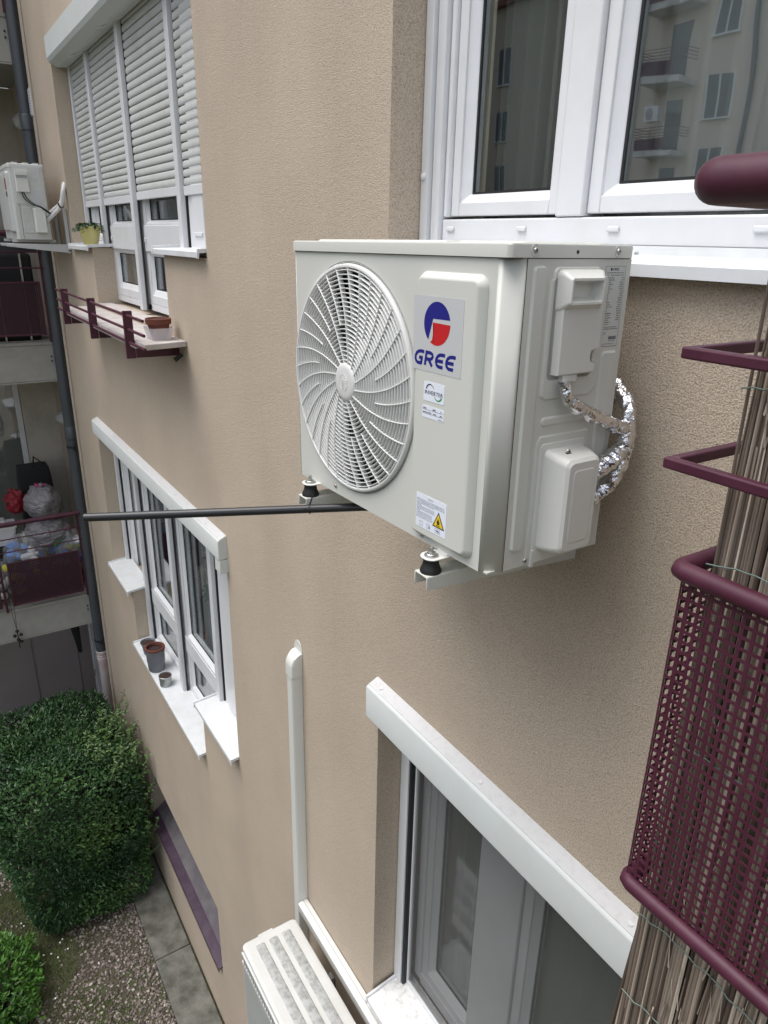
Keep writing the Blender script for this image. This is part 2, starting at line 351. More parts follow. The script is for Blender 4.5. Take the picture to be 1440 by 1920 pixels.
def bars(mb, x0, x1, z0, z1, w, y0, y1, wb=None, wt=None):
    wb = wb or w; wt = wt or w
    mb.box(x0, x0 + w, y0, y1, z0, z1); mb.box(x1 - w, x1, y0, y1, z0, z1)
    mb.box(x0 + w, x1 - w, y0, y1, z0, z0 + wb); mb.box(x0 + w, x1 - w, y0, y1, z1 - wt, z1)
def sash(x0, x1, z0, z1, y, parent, w=.06, gl='glass', wb=None):
    """casement: outer frame, sloping bead, black gasket, pane"""
    m = MB(); bars(m, x0, x1, z0, z1, w * .62, y, y + .06, wb=(wb or w) * .62)
    i = w * .62; ib = (wb or w) * .62; j = w; jb = wb or w
    o = [(x0 + i, z0 + ib), (x1 - i, z0 + ib), (x1 - i, z1 - i), (x0 + i, z1 - i)]; n = [(x0 + j, z0 + jb), (x1 - j, z0 + jb), (x1 - j, z1 - j), (x0 + j, z1 - j)]
    m.loft([[(a, y + .006, b) for a, b in o], [(a, y + .026, b) for a, b in n], [(a, y + .05, b) for a, b in n]], False, False)
    s = hpart(m, 'sash', 'pvc', parent, bevel=.003)
    g = MB(); bars(g, x0 + j - .001, x1 - j + .001, z0 + jb - .001, z1 - j + .001, .007, y + .028, y + .034)
    hpart(g, 'gasket', 'gasket', parent)
    p = MB(); p.box(x0 + j + .001, x1 - j - .001, y + .036, y + .040, z0 + jb + .001, z1 - j - .001)
    hpart(p, 'pane', gl, parent)
def guide(x, w, z0, z1, y, parent, depth=.040):
    """roller-shutter guide rail with its black brush slot"""
    m = MB(); m.box(x - w / 2, x + w / 2, y, y + depth, z0, z1); hpart(m, 'guide_rail', 'pvc', parent, bevel=.003)
    m = MB(); m.box(x + w / 2 + .0005, x + w / 2 + .010, y + .028, y + depth, z0 + .004, z1); m.box(x - w / 2 - .006, x - w / 2 - .0005, y + .028, y + depth, z0 + .004, z1); hpart(m, 'brush_slot', 'gasket', parent)
def sill(x0, x1, zb, yb, zf, yf, parent, name='sill', lip=.028, m_='alu', ends=True):
    s = MB(); t = .003
    prof = [(yb, zb), (yf + .006, zf + .001), (yf, zf - .004), (yf, zf - lip), (yf + t, zf - lip), (yf + t, zf - .006), (yf + .008, zf - t), (yb, zb - t)]
    s.loft([[(x0, a, b) for a, b in prof], [(x1, a, b) for a, b in prof]])
    s.box(x0, x1, yb, yb + .003, zb - .003, zb + .018)
    o = hpart(s, name, m_, parent)
    if ends:
        for xa in (x0 - .004, x1 - .006):
            e = MB(); pr = [(yb + .004, zb + .016), (yf - .002, zf + .012), (yf - .006, zf - lip - .004), (yf + .006, zf - lip - .004), (yf + .008, zf - .008), (yb + .004, zb - .006)]
            e.loft([[(xa, a, b) for a, b in pr], [(xa + .010, a, b) for a, b in pr]])
            hpart(e, 'sill_end_cap', 'pvc', parent, bevel=.002)
    return o
def curtain(x0, x1, y, z0, z1, m_, label, folds=9, amp=.02):
    n = int(folds * 8); m = MB(); top = []; bot = []
    for k in range(n + 1):
        u = k / n; yy = y + amp * sin(u * folds * 2 * pi) + random.uniform(-.003, .003); xx = x0 + (x1 - x0) * u
        top.append((xx, yy, z1)); bot.append((xx, yy + .006 * sin(k), z0))
    m.loft([bot, top], False, False, closed=False)
    o = m.build('curtain', m_, None, smooth=True); return tag(o, label, 'curtain')

# --- near upper window (right top)
wU = bpy.data.objects.new('window', None); COL.objects.link(wU); wU.parent = house; wU.location = -HO; wU['label'] = 'wide upper window above the new air conditioner with bright white frames and handrail in front'
m = MB(); m.box(-1.850, -1.815, .105, .165, -.028, 1.37); m.box(-1.812, -1.790, .118, .165, -.028, 1.37); m.box(-1.787, -1.765, .110, .165, -.028, 1.37); hpart(m, 'guide_rail', 'pvc', wU, bevel=.003)
m = MB(); m.lathe([(.0105, 0), (.0105, -.004), (.007, -.007), (.0, -.008)], (-1.835, .105, .17), 16, 'Y'); hpart(m, 'screw_cap', 'pvc', wU, smooth=True)
m = MB(); m.box(-1.762, -1.742, .125, .20, .062, 1.37); m.box(-1.742, .58, .125, .20, 1.32, 1.37); m.box(-1.322, -1.238, .122, .20, .058, 1.37); m.box(-1.762, .58, .124, .20, -.004, .056); m.box(-.36, -.28, .122, .20, .058, 1.32)
hpart(m, 'frame', 'pvc', wU, bevel=.004)
m = MB(); m.box(-1.762, .58, .119, .1235, -.030, -.006); m.box(-1.762, .58, .112, .1185, -.034, -.028); hpart(m, 'frame_foot', 'pvc', wU, bevel=.002)
sash(-1.740, -1.324, .064, 1.32, .136, wU, .056); sash(-1.236, -.362, .064, 1.32, .136, wU, .060, 'glass_dark')
m = MB()
for x in (-1.72, -1.43, -1.14, -.80): m.box(x - .016, x + .016, .117, .1238, .025, .037)
hpart(m, 'drain_cap', 'pvc', wU, bevel=.003)
sill(-1.84, .58, -.020, .118, -.030, -.034, wU, lip=.026)
m = MB()
for x in (-1.066, -.75): m.lathe([(.0, -.0045), (.0035, -.004), (.005, -.002), (.0052, 0)], (x, .1185, -.018), 14, 'Y')
hpart(m, 'screw', 'steel', wU, smooth=True)
m = MB(); m.box(-1.69, -1.665, .30, .33, .06, 1.36); curtain(-1.845, -1.74, .262, .0, 1.37, 'curtain', 'cream curtain edge behind the left pane of the upper near window', 3, .012)
curtain(-1.72, -1.32, .275, .0, 1.37, 'sheer_dark', 'dark thin net behind the left pane of the upper near window', 7, .012)
curtain(-1.30, .55, .262, .0, 1.37, 'sheer', 'grey net curtain behind the wide right pane of the upper near window', 22, .014)

# --- near lower window (right bottom)
wL = bpy.data.objects.new('window', None); COL.objects.link(wL); wL.parent = house; wL.location = -HO; wL['label'] = 'lower near window behind a dark insect screen'
def header(x0, x1, zt, zb, parent, yf=-.050):
    m = MB(); pr = [(.118, zt - .012), (-.004, zt), (yf + .012, zt - .018), (yf + .003, zt - .022), (yf, zt - .028), (yf, zb + .002), (yf + .003, zb), (yf + .012, zb), (.118, zb + .02)]
    m.cur = 0; m.loft([[(x0, a, b) for a, b in pr], [(x1, a, b) for a, b in pr]]); hpart(m, 'header_box', 'header', parent, bevel=.0015)
    m = MB(); m.loft([[(x, a, b) for a, b in ((-.0035, zt + .0015), (yf + .010, zt - .0165), (yf + .010, zt - .020), (-.0035, zt - .003))] for x in (x0 + .002, x1 - .002)]); hpart(m, 'header_cap', 'headtop', parent)
    m = MB()
    for k in range(int((x1 - x0) / .55) + 1): m.lathe([(.0, .004), (.008, .003), (.009, 0)], (x0 + .06 + k * .55, -.022, zt - .009), 10)
    hpart(m, 'rivet', 'pvc', parent, smooth=True)
header(-1.862, .61, -1.488, -1.640, wL)
m = MB(); m.box(-1.850, -1.800, .108, .16, -3.10, -1.60); hpart(m, 'guide_rail', 'pvc', wL, bevel=.003)
m = MB(); m.box(-1.7995, -1.786, .116, .15, -3.095, -1.60); hpart(m, 'brush_slot', 'gasket', wL)
m = MB(); m.box(-1.785, -1.742, .175, .24, -3.05, -1.58); m.box(-1.742, .58, .175, .24, -3.07, -3.01); m.box(-1.742, .58, .175, .24, -1.65, -1.58); m.box(-1.400, -1.215, .170, .24, -3.01, -1.65); m.box(-.40, -.26, .170, .24, -3.01, -1.65); hpart(m, 'frame', 'pvc', wL, bevel=.003)
sash(-1.741, -1.402, -3.008, -1.652, .182, wL, .062); sash(-1.213, -.402, -3.008, -1.652, .182, wL, .065)
m = MB(); m.box(-1.782, .57, .140, .1415, -3.07, -1.60); hpart(m, 'insect_screen', 'screen', wL)
m = MB(); m.box(-1.785, .58, .132, .150, -3.092, -3.070); m.box(-1.785, -1.777, .132, .150, -3.07, -1.60); hpart(m, 'screen_frame', 'pvc', wL, bevel=.002)
sill(-1.838, .58, -3.088, .165, -3.120, -.040, wL, m_='dusty')
curtain(-1.84, -1.42, .272, -3.13, -1.57, 'sheer', 'pale net curtain inside the left half of the lower near window', 5, .02)
curtain(-1.38, .55, .272, -3.13, -1.57, 'sheer', 'dim net curtain inside the right half of the lower near window', 14, .02)

# --- far windows with a stepped (balcony-door) opening
def far_window(z, kind, label):
    """z = height of the side sills; kind 'shutter' (closed far down) or 'open'"""
    wn_ = bpy.data.objects.new('window', None); COL.objects.link(wn_); wn_.parent = house; wn_.location = -HO; wn_['label'] = label
    ztop = z + 1.24 if kind == 'shutter' else z + 1.36
    zl = z - .385
    posts = (-5.87, -4.985, -4.06) if kind == 'shutter' else (-5.80, -4.885, -4.015)
    guide(-6.475, .04, z - .02, ztop, .108, wn_)
    guide(posts[0], .058, zl, ztop, .100, wn_); guide(posts[1], .064, zl, ztop, .094, wn_); guide(posts[2], .060, z - .02, ztop, .100, wn_)
    # fixed frame
    f = MB(); y0, y1 = .150, .215
    f.box(-6.44, -6.38, y0, y1, z - .02, ztop); f.box(posts[0] - .05, posts[0] + .05, y0, y1, zl, ztop); f.box(posts[1] - .05, posts[1] + .05, y0, y1, zl, ztop)
    f.box(-6.38, posts[0] - .05, y0, y1, z - .02, z + .03); f.box(posts[2] - .04, posts[2] + .05, y0, y1, zl, ztop); f.box(posts[0] + .05, posts[2] - .04, y0, y1, zl, zl + .04)
    hpart(f, 'frame', 'pvc', wn_, bevel=.003)
    # side panel right of the last post
    f = MB(); f.box(posts[2] + .051, posts[2] + .13, .135, .215, z - .02, ztop); f.box(posts[2] + .133, posts[2] + .30, .125, .215, z - .02, ztop); f.box(posts[2] + .303, -3.397, .135, .215, z - .02, ztop)
    f.box(posts[2] + .16, posts[2] + .28, .117, .1248, z + .08, z + .10)
    hpart(f, 'side_panel', 'pvc', wn_, bevel=.004)
    zb = z + .13 if kind == 'shutter' else z + .14; zc = z - .015 if kind == 'shutter' else z + .015
    sash(-6.378, posts[0] - .052, z + .032, ztop, .156, wn_, .055)
    for a, b in ((posts[0] + .052, posts[1] - .052), (posts[1] + .052, posts[2] - .042)):
        sash(a, b, zb - .012, ztop, .152, wn_, .048); sash(a, b, zl + .042, zc + .012, .152, wn_, .045, wb=.09 if kind == 'shutter' else .05)
        t = MB(); t.box(a - .01, b + .01, .142, .150, zc - .004, zb + .006)
        if kind == 'shutter': t.box(a + .02, a + .035, .132, .1418, zc + .05, zc + .08); t.box(b - .035, b - .02, .132, .1418, zc + .05, zc + .08)
        hpart(t, 'transom', 'pvc', wn_, bevel=.004)
    return wn_, posts, ztop, zl
wS, pS, ztS, zlS = far_window(-.085, 'shutter', 'far upper window with its grey roller shutters three quarters down')
wO, pO, ztO, zlO = far_window(-3.03, 'open', 'far lower window with shutters fully up')
# shutters of the far upper window
def slats(x0, x1, z0, z1, parent, y=.122):
    n = int(round((z1 - z0) / .0415)); p = (z1 - z0) / n; m = MB(); 
    for k in range(n):
        a = z0 + k * p
        pr = [(y + .006, a + .001), (y + .002, a + .004), (y + .000, a + p * .35), (y + .001, a + p * .70), (y + .0045, a + p * .88), (y + .013, a + p * .90), (y + .013, a + p * 1.0), (y + .015, a + p), (y + .015, a + .001)]
        m.loft([[(x0, q, r_) for q, r_ in pr], [(x1, q, r_) for q, r_ in pr]])
    hpart(m, 'shutter_slats', 'shutter', parent, smooth=True, angle=50)
    m = MB(); m.box(x0 - .004, x1 + .004, y - .004, y + .014, z0 - .048, z0 - .002); hpart(m, 'shutter_bottom_bar', 'pvc', parent, bevel=.003)
slats(-6.445, pS[0] - .036, .235, ztS + .02, wS); slats(pS[0] + .042, pS[1] - .038, .235, ztS + .02, wS); slats(pS[1] + .046, pS[2] - .036, .245, ztS + .02, wS); slats(pS[2] + .043, -3.40, .240, ztS + .02, wS)
# shutter box of the far upper window
m = MB(); pr = [(-.024, 1.330), (-.030, 1.325), (-.030, 1.190), (-.018, 1.165), (.040, 1.140), (.115, 1.150), (.12, 1.325)]
m.loft([[(-6.475, a, b) for a, b in pr], [(-3.37, a, b) for a, b in pr]]); hpart(m, 'shutter_box', 'header', wS)
for x in (pS[0], pS[1], pS[2]):
    m = MB(); m.pipe([(x, .108, 1.13), (x, .09, 1.146), (x - .10, .05, 1.137), (x - .16, .03, 1.140)], .004, 6); hpart(m, 'shutter_clip', 'pvc', wS, smooth=True)
header(-6.43, -3.372, -1.485, -1.620, wO)
m = MB(); m.box(-3.45, -3.372, -.046, .10, -1.70, -1.622); hpart(m, 'header_end', 'header', wO, bevel=.003)
# sills of the far windows
sill(-6.50, -5.80, -.085, .149, -.092, -.040, wS); sill(-4.14, -3.405, -.062, .149, -.070, -.040, wS)
sill(-6.50, -5.80, -2.875, .149, -2.895, -.050, wO); sill(-4.075, -3.40, -2.945, .149, -2.960, -.050, wO); sill(-5.815, -4.07, -3.385, .149, -3.400, -.050, wO)
m = MB(); m.box(-5.83, -4.065, -.002, .10, -.505, -.49); hpart(m, 'door_threshold', 'stone', wS, bevel=.004)
curtain(-5.75, -5.05, .27, -.49, 1.2, 'sheer', 'net curtain behind the left tall pane of the shuttered far window', 9); curtain(-4.90, -4.1, .27, -.49, 1.2, 'sheer', 'net curtain behind the right tall pane of the shuttered far window', 9)
curtain(-6.45, -5.9, .27, -2.89, -1.57, 'curtain', 'cream curtain behind the narrow left pane of the open far window', 6)
curtain(-4.80, -4.40, .29, -3.40, -1.57, 'sheer', 'net curtain behind the right pane of the open far window', 4)
# basement window niche
wB = bpy.data.objects.new('window', None); COL.objects.link(wB); wB.parent = house; wB.location = -HO; wB['label'] = 'low basement niche with a purple sheet metal sill'
m = MB(); pr = [(.30, -5.36), (.02, -5.56), (-.030, -5.585), (-.030, -5.63), (-.024, -5.63), (-.024, -5.60), (.30, -5.40)]
m.loft([[(-6.09, a, b) for a, b in pr], [(-4.12, a, b) for a, b in pr]]); hpart(m, 'sill', 'purple', wB, bevel=.003)
m = MB(); m.loft([[(x, a, b) for a, b in ((.295, -5.358), (.045, -5.538), (.045, -5.541), (.295, -5.364))] for x in (-6.085, -4.125)]); hpart(m, 'dusty_flashing', 'purple_dust', wB)
m = MB(); m.box(-6.1, -4.11, .28, .30, -5.38, -4.92); hpart(m, 'pane', 'opp_dark', wB)

# ------------------------------------------------------------------ loggia wing on the left (slab fronts in the plane x = -7.7)
WX = -7.70
wing = thing('loggia_wing', 'side wing with stacked shadowy balconies behind the dark drainpipe', 'building', (WX, 0, G)); WO = Vector((WX, 0, G))
def wpart(mb, name, mats, parent=None, **k):
    o = mb.build(name, mats, None, **k)
    if parent is None: o.parent = wing; o.location = -WO
    else: o.parent = parent
    return o
for zt, zb in ((4.45, 4.08), (1.705, 1.345), (-.995, -1.368), (-3.745, -4.10)):
    m = MB(); m.box(WX - 1.32, WX, -4.5, .05, zb, zt); m.box(WX - .02, WX + .012, -4.5, .05, zt - .030, zt + .004); wpart(m, 'balcony_slab', 'concrete', bevel=.006)
    m = MB(); m.box(WX - .26, WX + .004, -4.5, .048, zb - .012, zb - .001); wpart(m, 'drip_edge', 'concrete')
m = MB(); m.box(-9.2, -7.545, .052, .30, G - .2, 6.2); wpart(m, 'side_wall', 'stucco')
m = MB()
for zb, zt in ((-4.10, -1.368), (-1.368, 1.345), (1.345, 4.08)):
    z0, z1 = zb + .36, zt - .001
    m.box(-9.2, -9.02, -.32, .051, z0, z1); m.box(-9.2, -9.02, -4.5, -1.9, z0, z1); m.box(-9.2, -9.02, -1.9, -.32, z1 - .18, z1)
wpart(m, 'rear_wall', 'loggia')
for zb, zt in ((-4.10, -1.368), (-1.368, 1.345), (1.345, 4.08)):
    z0, z1 = zb + .36, zt - .182
    m = MB()
    for y0, y1 in ((-1.89, -1.12), (-1.12, -.325)):
        m.box(-9.10, -9.04, y0, y0 + .055, z0, z1); m.box(-9.10, -9.04, y1 - .055, y1, z0, z1); m.box(-9.10, -9.04, y0 + .055, y1 - .055, z0, z0 + .09); m.box(-9.10, -9.04, y0 + .055, y1 - .055, z1 - .06, z1)
    d = wpart(m, 'balcony_door', 'pvc', bevel=.004)
    m = MB(); m.box(-9.085, -9.078, -1.83, -.385, z0 + .092, z1 - .062); o = m.build('pane', 'glass', d)
    m = MB(); m.box(-9.9, -9.88, -4, .04, z0, z1); m.box(-9.9, -9.2, .03, .04, z0, z1); wpart(m, 'room_back', 'room')
m = MB(); m.box(-9.0, -8.9, -4.5, .05, G - .2, -4.11); wpart(m, 'ground_floor_wall', 'garage')
m = MB()
for k in range(7): m.box(-8.898, -8.884, -.62 - k * .52, -.14 - k * .52, -6.2, -4.13)
wpart(m, 'wall_panel', 'garage', bevel=.006)
m = MB(); m.box(-8.72, -8.66, -.005, .051, G, -4.12); m.box(-7.98, -7.92, -.005, .051, G, -4.12); m.box(-8.66, -7.98, .012, .051, G, -4.12); d = wpart(m, 'side_door', 'pvc', bevel=.004)
m = MB(); m.pipe([(-8.60, .005, -5.28), (-8.60, -.03, -5.28), (-8.50, -.03, -5.28)], .009, 8); m.build('handle', 'steel', d, smooth=True)
m = MB(); m.box(-8.9, WX, -4.5, -1.18, G - .1, G + .26); wpart(m, 'entrance_step', 'garage', bevel=.01)
m = MB(); m.box(-8.9, WX - .06, -4.5, -1.2, G + .262, G + .285); wpart(m, 'step_top', 'concrete')

# loggia railings
def loggia_railing(zs, label, y_end=-.075):
    t = thing('balcony_railing', label, 'railing', (WX + .05, -.1, zs), group='burgundy railings of the loggia wing')
    L = lambda x, y, z: (x - (WX + .05), y + .1, z - zs)
    T = Matrix.Translation((-(WX + .05), .1, -zs)); x = WX + .055
    m = MB(T); m.pipe([(x, -4.4, zs + .98), (x, y_end, zs + .98)], .024, 12); m.build('handrail', 'burg', t, smooth=True)
    for dz in (.82, .68):
        m = MB(T); m.pipe([(x, -4.4, zs + dz), (x, y_end, zs + dz)], .0065, 8); m.build('rail_bar', 'burg', t, smooth=True)
    for k in range(4):
        y1 = -.13 - k * .80; y0 = y1 - .70
        m = MB(T); m.box(x - .008, x + .008, y0, y0 + .016, zs + .07, zs + .56); m.box(x - .008, x + .008, y1 - .016, y1, zs + .07, zs + .56)
        m.box(x - .008, x + .008, y0 + .016, y1 - .016, zs + .07, zs + .086); m.box(x - .008, x + .008, y0 + .016, y1 - .016, zs + .544, zs + .56)
        pf = m.build('panel_frame', 'burg', t, bevel=.002)
        m = MB(T); pitch = .0165; ny = int((y1 - y0 - .032) / pitch); nz = int(.458 / pitch)
        for i in range(ny + 1): m.box(x - .0012, x + .0012, y0 + .016 + i * pitch, y0 + .016 + i * pitch + .0115, zs + .086, zs + .544)
        for j in range(nz + 1): m.box(x - .0022, x + .0022, y0 + .016, y1 - .016, zs + .086 + j * pitch, zs + .086 + j * pitch + .0110)
        m.build('mesh_panel', 'burg_dull', pf)
    for k in range(5):
        y = -.095 - k * .80
        m = MB(T); m.box(x - .030, x - .012, y - .012, y + .012, zs, zs + .96); m.build('post', 'burg', t, bevel=.002)
    return t
loggia_railing(-3.745, 'burgundy mesh railing in front of the refuse bags on the lower balcony')
loggia_railing(-.995, 'burgundy mesh railing of the middle balcony below the old white condenser')
loggia_railing(1.705, 'burgundy railing of the topmost balcony cut off by the upper left edge')

# bulkhead wall lamps
def wall_lamp(x, z, label):
    t = thing('wall_lamp', label, 'lamp', (x, .052, z), group='bulkhead lamps on the loggia side wall')
    m = MB(); m.lathe([(.0, 0), (.078, 0), (.082, -.006), (.082, -.018), (.070, -.024), (0, -.024)], (0, 0, 0), 24, 'Y'); m.build('back_plate', 'pvc', t, smooth=True)
    m = MB(); R_ = .066; pr = [(R_ * cos(a), -.022 - R_ * 1.15 * sin(a)) for a in [radians(k * 10) for k in range(10)]]; m.lathe(pr, (0, 0, 0), 24, 'Y'); m.build('globe', 'lampglass', t, smooth=True)
    m = MB()
    for k in range(5):
        zz = -.005 + k * .017; rr = math.sqrt(max(0, .071 ** 2 - zz ** 2)); m.pipe([(rr * cos(a), -.022 - rr * 1.18 * sin(a), zz) for a in [radians(j * 15) for j in range(13)]], .0042, 6)
    m.build('louvre_guard', 'pvc', t, smooth=True); return t
wall_lamp(-8.45, .985, 'round white bulkhead lamp beside the drainpipe above the old condenser')
wall_lamp(-8.45, -1.93, 'round white bulkhead lamp beside the drainpipe above the refuse bags')

# drainpipe
t = thing('drainpipe', 'thick anthracite drainpipe in the corner with a pinkish white lower section', 'drainpipe', (-7.68, -.035, G)); T = Matrix.Translation((7.68, .035, -G))
m = MB(T)
segs = [(-4.47, -1.96), (-1.96, .75), (.75, 6.2)]
m.pipe([(-7.68, -.035, -4.47), (-7.68, -.035, 6.2)], .058, 28); m.build('pipe', 'drain', t, smooth=True)
for z in (-1.95, .85): m = MB(T); m.lathe([(.0585, -.02), (.064, -.015), (.064, .10), (.0585, .11)], (-7.68, -.035, z), 28); m.build('socket', 'drain', t, smooth=True)
m = MB(T); m.lathe([(.05, -1.9), (.055, -.14), (.062, -.12), (.062, -.09), (.058, -.085), (.062, -.075), (.062, -.055), (.058, -.05), (.064, -.04), (.064, -.005), (.059, 0)], (-7.68, -.035, -4.47), 28); m.build('lower_pipe', 'pinkpvc', t, smooth=True)
for z in (-4.33, -2.05, 2.4):
    m = MB(T); m.lathe([(.0595, -.012), (.0625, -.012), (.0625, .012), (.0595, .012)], (-7.68, -.035, z), 28); m.box(-7.62, -7.545, -.030, .010, z - .008, z + .008); m.box(-7.60, -7.585, -.055, .03, z - .016, z + .016); m.build('clamp', 'gasket', t, bevel=.001)
for z in (-3.93, -1.18, 1.53):
    for dz in (0, .045):
        m = MB(T); m.lathe([(.0, .014), (.008, .012), (.008, 0)], (-7.70 + .002, -.115, z + dz), 10, 'X'); m.build('anchor_bolt', 'gasket', t)

# ------------------------------------------------------------------ lower loggia contents
BZ = -3.741
def blob(mb, c, rx, ry, rz, seed, amp=.18, nu=20, nv=12, freq=3.):
    rings = []
    for j in range(nv + 1):
        a = -pi / 2 + pi * j / nv; ring = []
        for k in range(nu):
            b = 2 * pi * k / nu; d = Vector((cos(a) * cos(b), cos(a) * sin(b), sin(a)))
            s = 1 + amp * noise.noise(d * freq + Vector((seed, seed * 2.1, 0))) + amp * .5 * noise.noise(d * freq * 2.7 + Vector((seed, 0, 5)))
            ring.append((c[0] + d.x * rx * s, c[1] + d.y * ry * s, max(c[2] + d.z * rz * s, c[2] - rz)))
        rings.append(ring)
    mb.loft(rings)
def refuse_bag(c, r, label, mt, tie, fill, seed):
    t = thing('refuse_bag', label, 'bag', (c[0], c[1], c[2] - r[2]), group='tied refuse bags on the lower balcony')
    m = MB(); blob(m, (0, 0, r[2]), r[0], r[1], r[2], seed, .22, 26, 16, 2.5); m.pipe([(0, 0, r[2] * 1.9), (.01, 0, r[2] * 2.0), (0, .01, r[2] * 2.12)], [.05, .016, .03], 10); m.build('bag_skin', mt, t, smooth=True, angle=180)
    if tie:
        m = MB(); rnd = random.Random(seed)
        for k in range(6):
            a = k * 1.05; m.pipe([(0, 0, r[2] * 2.02), (.03 * cos(a), .03 * sin(a), r[2] * 2.06), (.06 * cos(a), .06 * sin(a), r[2] * 2.0 + rnd.uniform(-.02, .03))], .007, 6)
        m.build('tie', 'pink', t, smooth=True)
    if fill:
        rnd = random.Random(seed)
        for k in range(fill):
            a = rnd.uniform(0, 6.28); q = rnd.uniform(.3, .78); zz = rnd.uniform(.35, 1.55) * r[2]; d_ = Vector((rnd.uniform(-1, 1), rnd.uniform(-1, 1), rnd.uniform(-.6, .6))).normalized() * .09
            p = Vector((cos(a) * q * r[0], sin(a) * q * r[1], zz)); m = MB(); m.pipe([p - d_, p - d_ * .9, p + d_ * .5, p + d_ * .8, p + d_], [.02, .038, .038, .016, .016], 10)
            m.build('bottle', rnd.choice(['pb', 'pw', 'pw', 'pr', 'py', 'pg', 'pb', 'pw']), t, smooth=True)
    return t
refuse_bag((-8.02, -.36, -2.72), (.20, .19, .19), 'round opaque grey refuse bag with a pink tie topping the pile', 'baggrey', True, 0, 3.1)
refuse_bag((-8.0, -.36, -3.05), (.22, .24, .17), 'translucent grey refuse bag squashed under the topmost grey bag', 'baggrey', False, 0, 5.3)
refuse_bag((-7.93, -.60, -3.28), (.16, .25, .27), 'clear refuse bag full of blue and white bottles behind the left of the mesh panel', 'bagclear', False, 26, 8.2)
refuse_bag((-7.93, -.20, -3.26), (.15, .19, .25), 'clear refuse bag of coloured bottles with a pink tie next to the drainpipe', 'bagclear', True, 22, 9.7)
refuse_bag((-7.96, -.88, -3.50), (.16, .22, .23), 'clear refuse bag low on the slab at the left picture edge', 'bagclear', False, 20, 11.9)
refuse_bag((-8.05, -.40, -3.53), (.17, .30, .17), 'dark flattened refuse bag on the slab beneath all the others', 'baggrey', False, 0, 14.)
t = thing('cooler_bag', 'black square shopping bag with a strap standing behind the grey bag', 'bag', (-8.50, -.36, BZ))
m = MB(); m.loft([[(x * s + 0, y * s, z) for x, y in rrect(-.16, .16, -.17, .17, .04)] for z, s in ((.0, 1), (.6, 1.02), (1.18, .98), (1.30, .9))]); m.build('bag_body', 'black', t, smooth=True)
m = MB(); m.pipe([(.05, .0, 1.29), (.05, .02, 1.42), (.06, .10, 1.33), (.08, .16, 1.05)], .012, 8); m.build('strap', 'black', t, smooth=True)
m = MB(); blob(m, (0, 0, .12), .09, .10, .13, 21., .5, 24, 16, 3.); o = m.build('red_jacket', 'redcloth', None, smooth=True, angle=60); o.location = (-8.25, -.60, -2.86); tag(o, 'crumpled red and black jacket wedged beside the topmost grey bag', 'jacket')
t = thing('storage_crate', 'white plastic basket at the left edge on the lower balcony', 'crate', (-8.10, -.86, -3.12))
m = MB(); m.loft([[(x, y, z) for x, y in rrect(-.13 * s, .13 * s, -.20 * s, .20 * s, .03)] for z, s in ((0, .86), (.10, .95), (.17, 1.0), (.19, 1.05), (.20, 1.05), (.20, .98), (.03, .84))]); m.build('basket', 'pw', t, smooth=True)
m = MB(); m.box(-.08, .06, -.12, .12, .03, .26); m.build('folded_linen', 'silver', t, bevel=.02)
o = MB().box(-.17, .17, -.25, .25, -.6, 0); o = o.build('storage_box', 'black', None, bevel=.02); o.location = (-8.12, -.86, -3.135); tag(o, 'black storage box carrying the white basket', 'box')
t = thing('drying_rack', 'thin black wire rack leaning at the left edge of the lower balcony', 'rack', (-8.3, -1.0, BZ))
m = MB(); m.pipe([(0, -.1, 0), (0, .22, .95)], .008, 8); m.pipe([(0, .25, 0), (0, -.12, .95)], .008, 8)
for k in range(7): m.pipe([(-.2, -.12 + k * .055, .95 + .0 * k), (.2, -.12 + k * .055, .95)], .003, 5)
m.pipe([(-.2, -.12, .95), (-.2, .22, .95)], .005, 5); m.pipe([(.2, -.12, .95), (.2, .22, .95)], .005, 5); m.build('wire_frame', 'black', t, smooth=True)
t = thing('closed_umbrella', 'furled black umbrella with a red band hanging under the lower balcony', 'umbrella', (-8.55, -.20, -4.13))
m = MB(); m.pipe([(0, 0, 0), (.0, .0, -.1), (0, 0.02, -.34), (0, .05, -.80)], [.06, .075, .06, .02], 12); m.build('canopy', 'black', t, smooth=True)
m = MB(); m.pipe([(0, .008, -.24), (0, .02, -.40)], [.078, .066], 12); m.build('band', 'redpaint', t, smooth=True)
t = thing('hanging_ornament', 'small dark ornament dangling on cords over the lower slab edge', 'ornament', (WX + .05, -.845, -3.74))
m = MB(); m.pipe([(0.01, -.02, .45), (.02, -.015, -.03), (.02, 0, -.20)], .0025, 5); m.pipe([(0.01, .01, .45), (.02, .01, -.03), (.02, 0, -.20)], .0025, 5); m.build('cord', 'black', t)
m = MB()
for k, (a, b) in enumerate(((0, .0), (-.05, .03), (-.05, -.03), (-.1, .0), (-.13, .025))): m.lathe([(0, -.022), (.018, -.008), (.018, .008), (0, .022)], (.022, b, -.22 + a), 8)
m.pipe([(.02, 0, -.2), (.02, .0, -.42)], .006, 6); m.build('pendant', 'black', t, smooth=True)
# middle loggia dark rack with cover
t = thing('covered_rack', 'dark covered shelf rack standing behind the middle balcony railing', 'rack', (-8.0, -.45, -.991))
m = MB(); m.box(-.16, .16, -.30, .30, .0, .80); m.build('cover', 'black', t, bevel=.03)
m = MB()
for y in (-.22, -.02, .20): m.box(.163, .175, y - .008, y + .008, .0, .80)
m.build('rack_upright', 'steel', t)
t = thing('armchair', 'dark grey cushioned chair back rising behind the middle railing', 'chair', (-8.2, -.30, -.19))
m = MB(); m.loft([[(x, y, z) for x, y in rrect(-.15 * s, .15 * s, -.25 * s, .25 * s, .08)] for z, s in ((0, 1), (.12, 1.02), (.18, .9))]); m.build('back_cushion', 'fan', t, smooth=True)

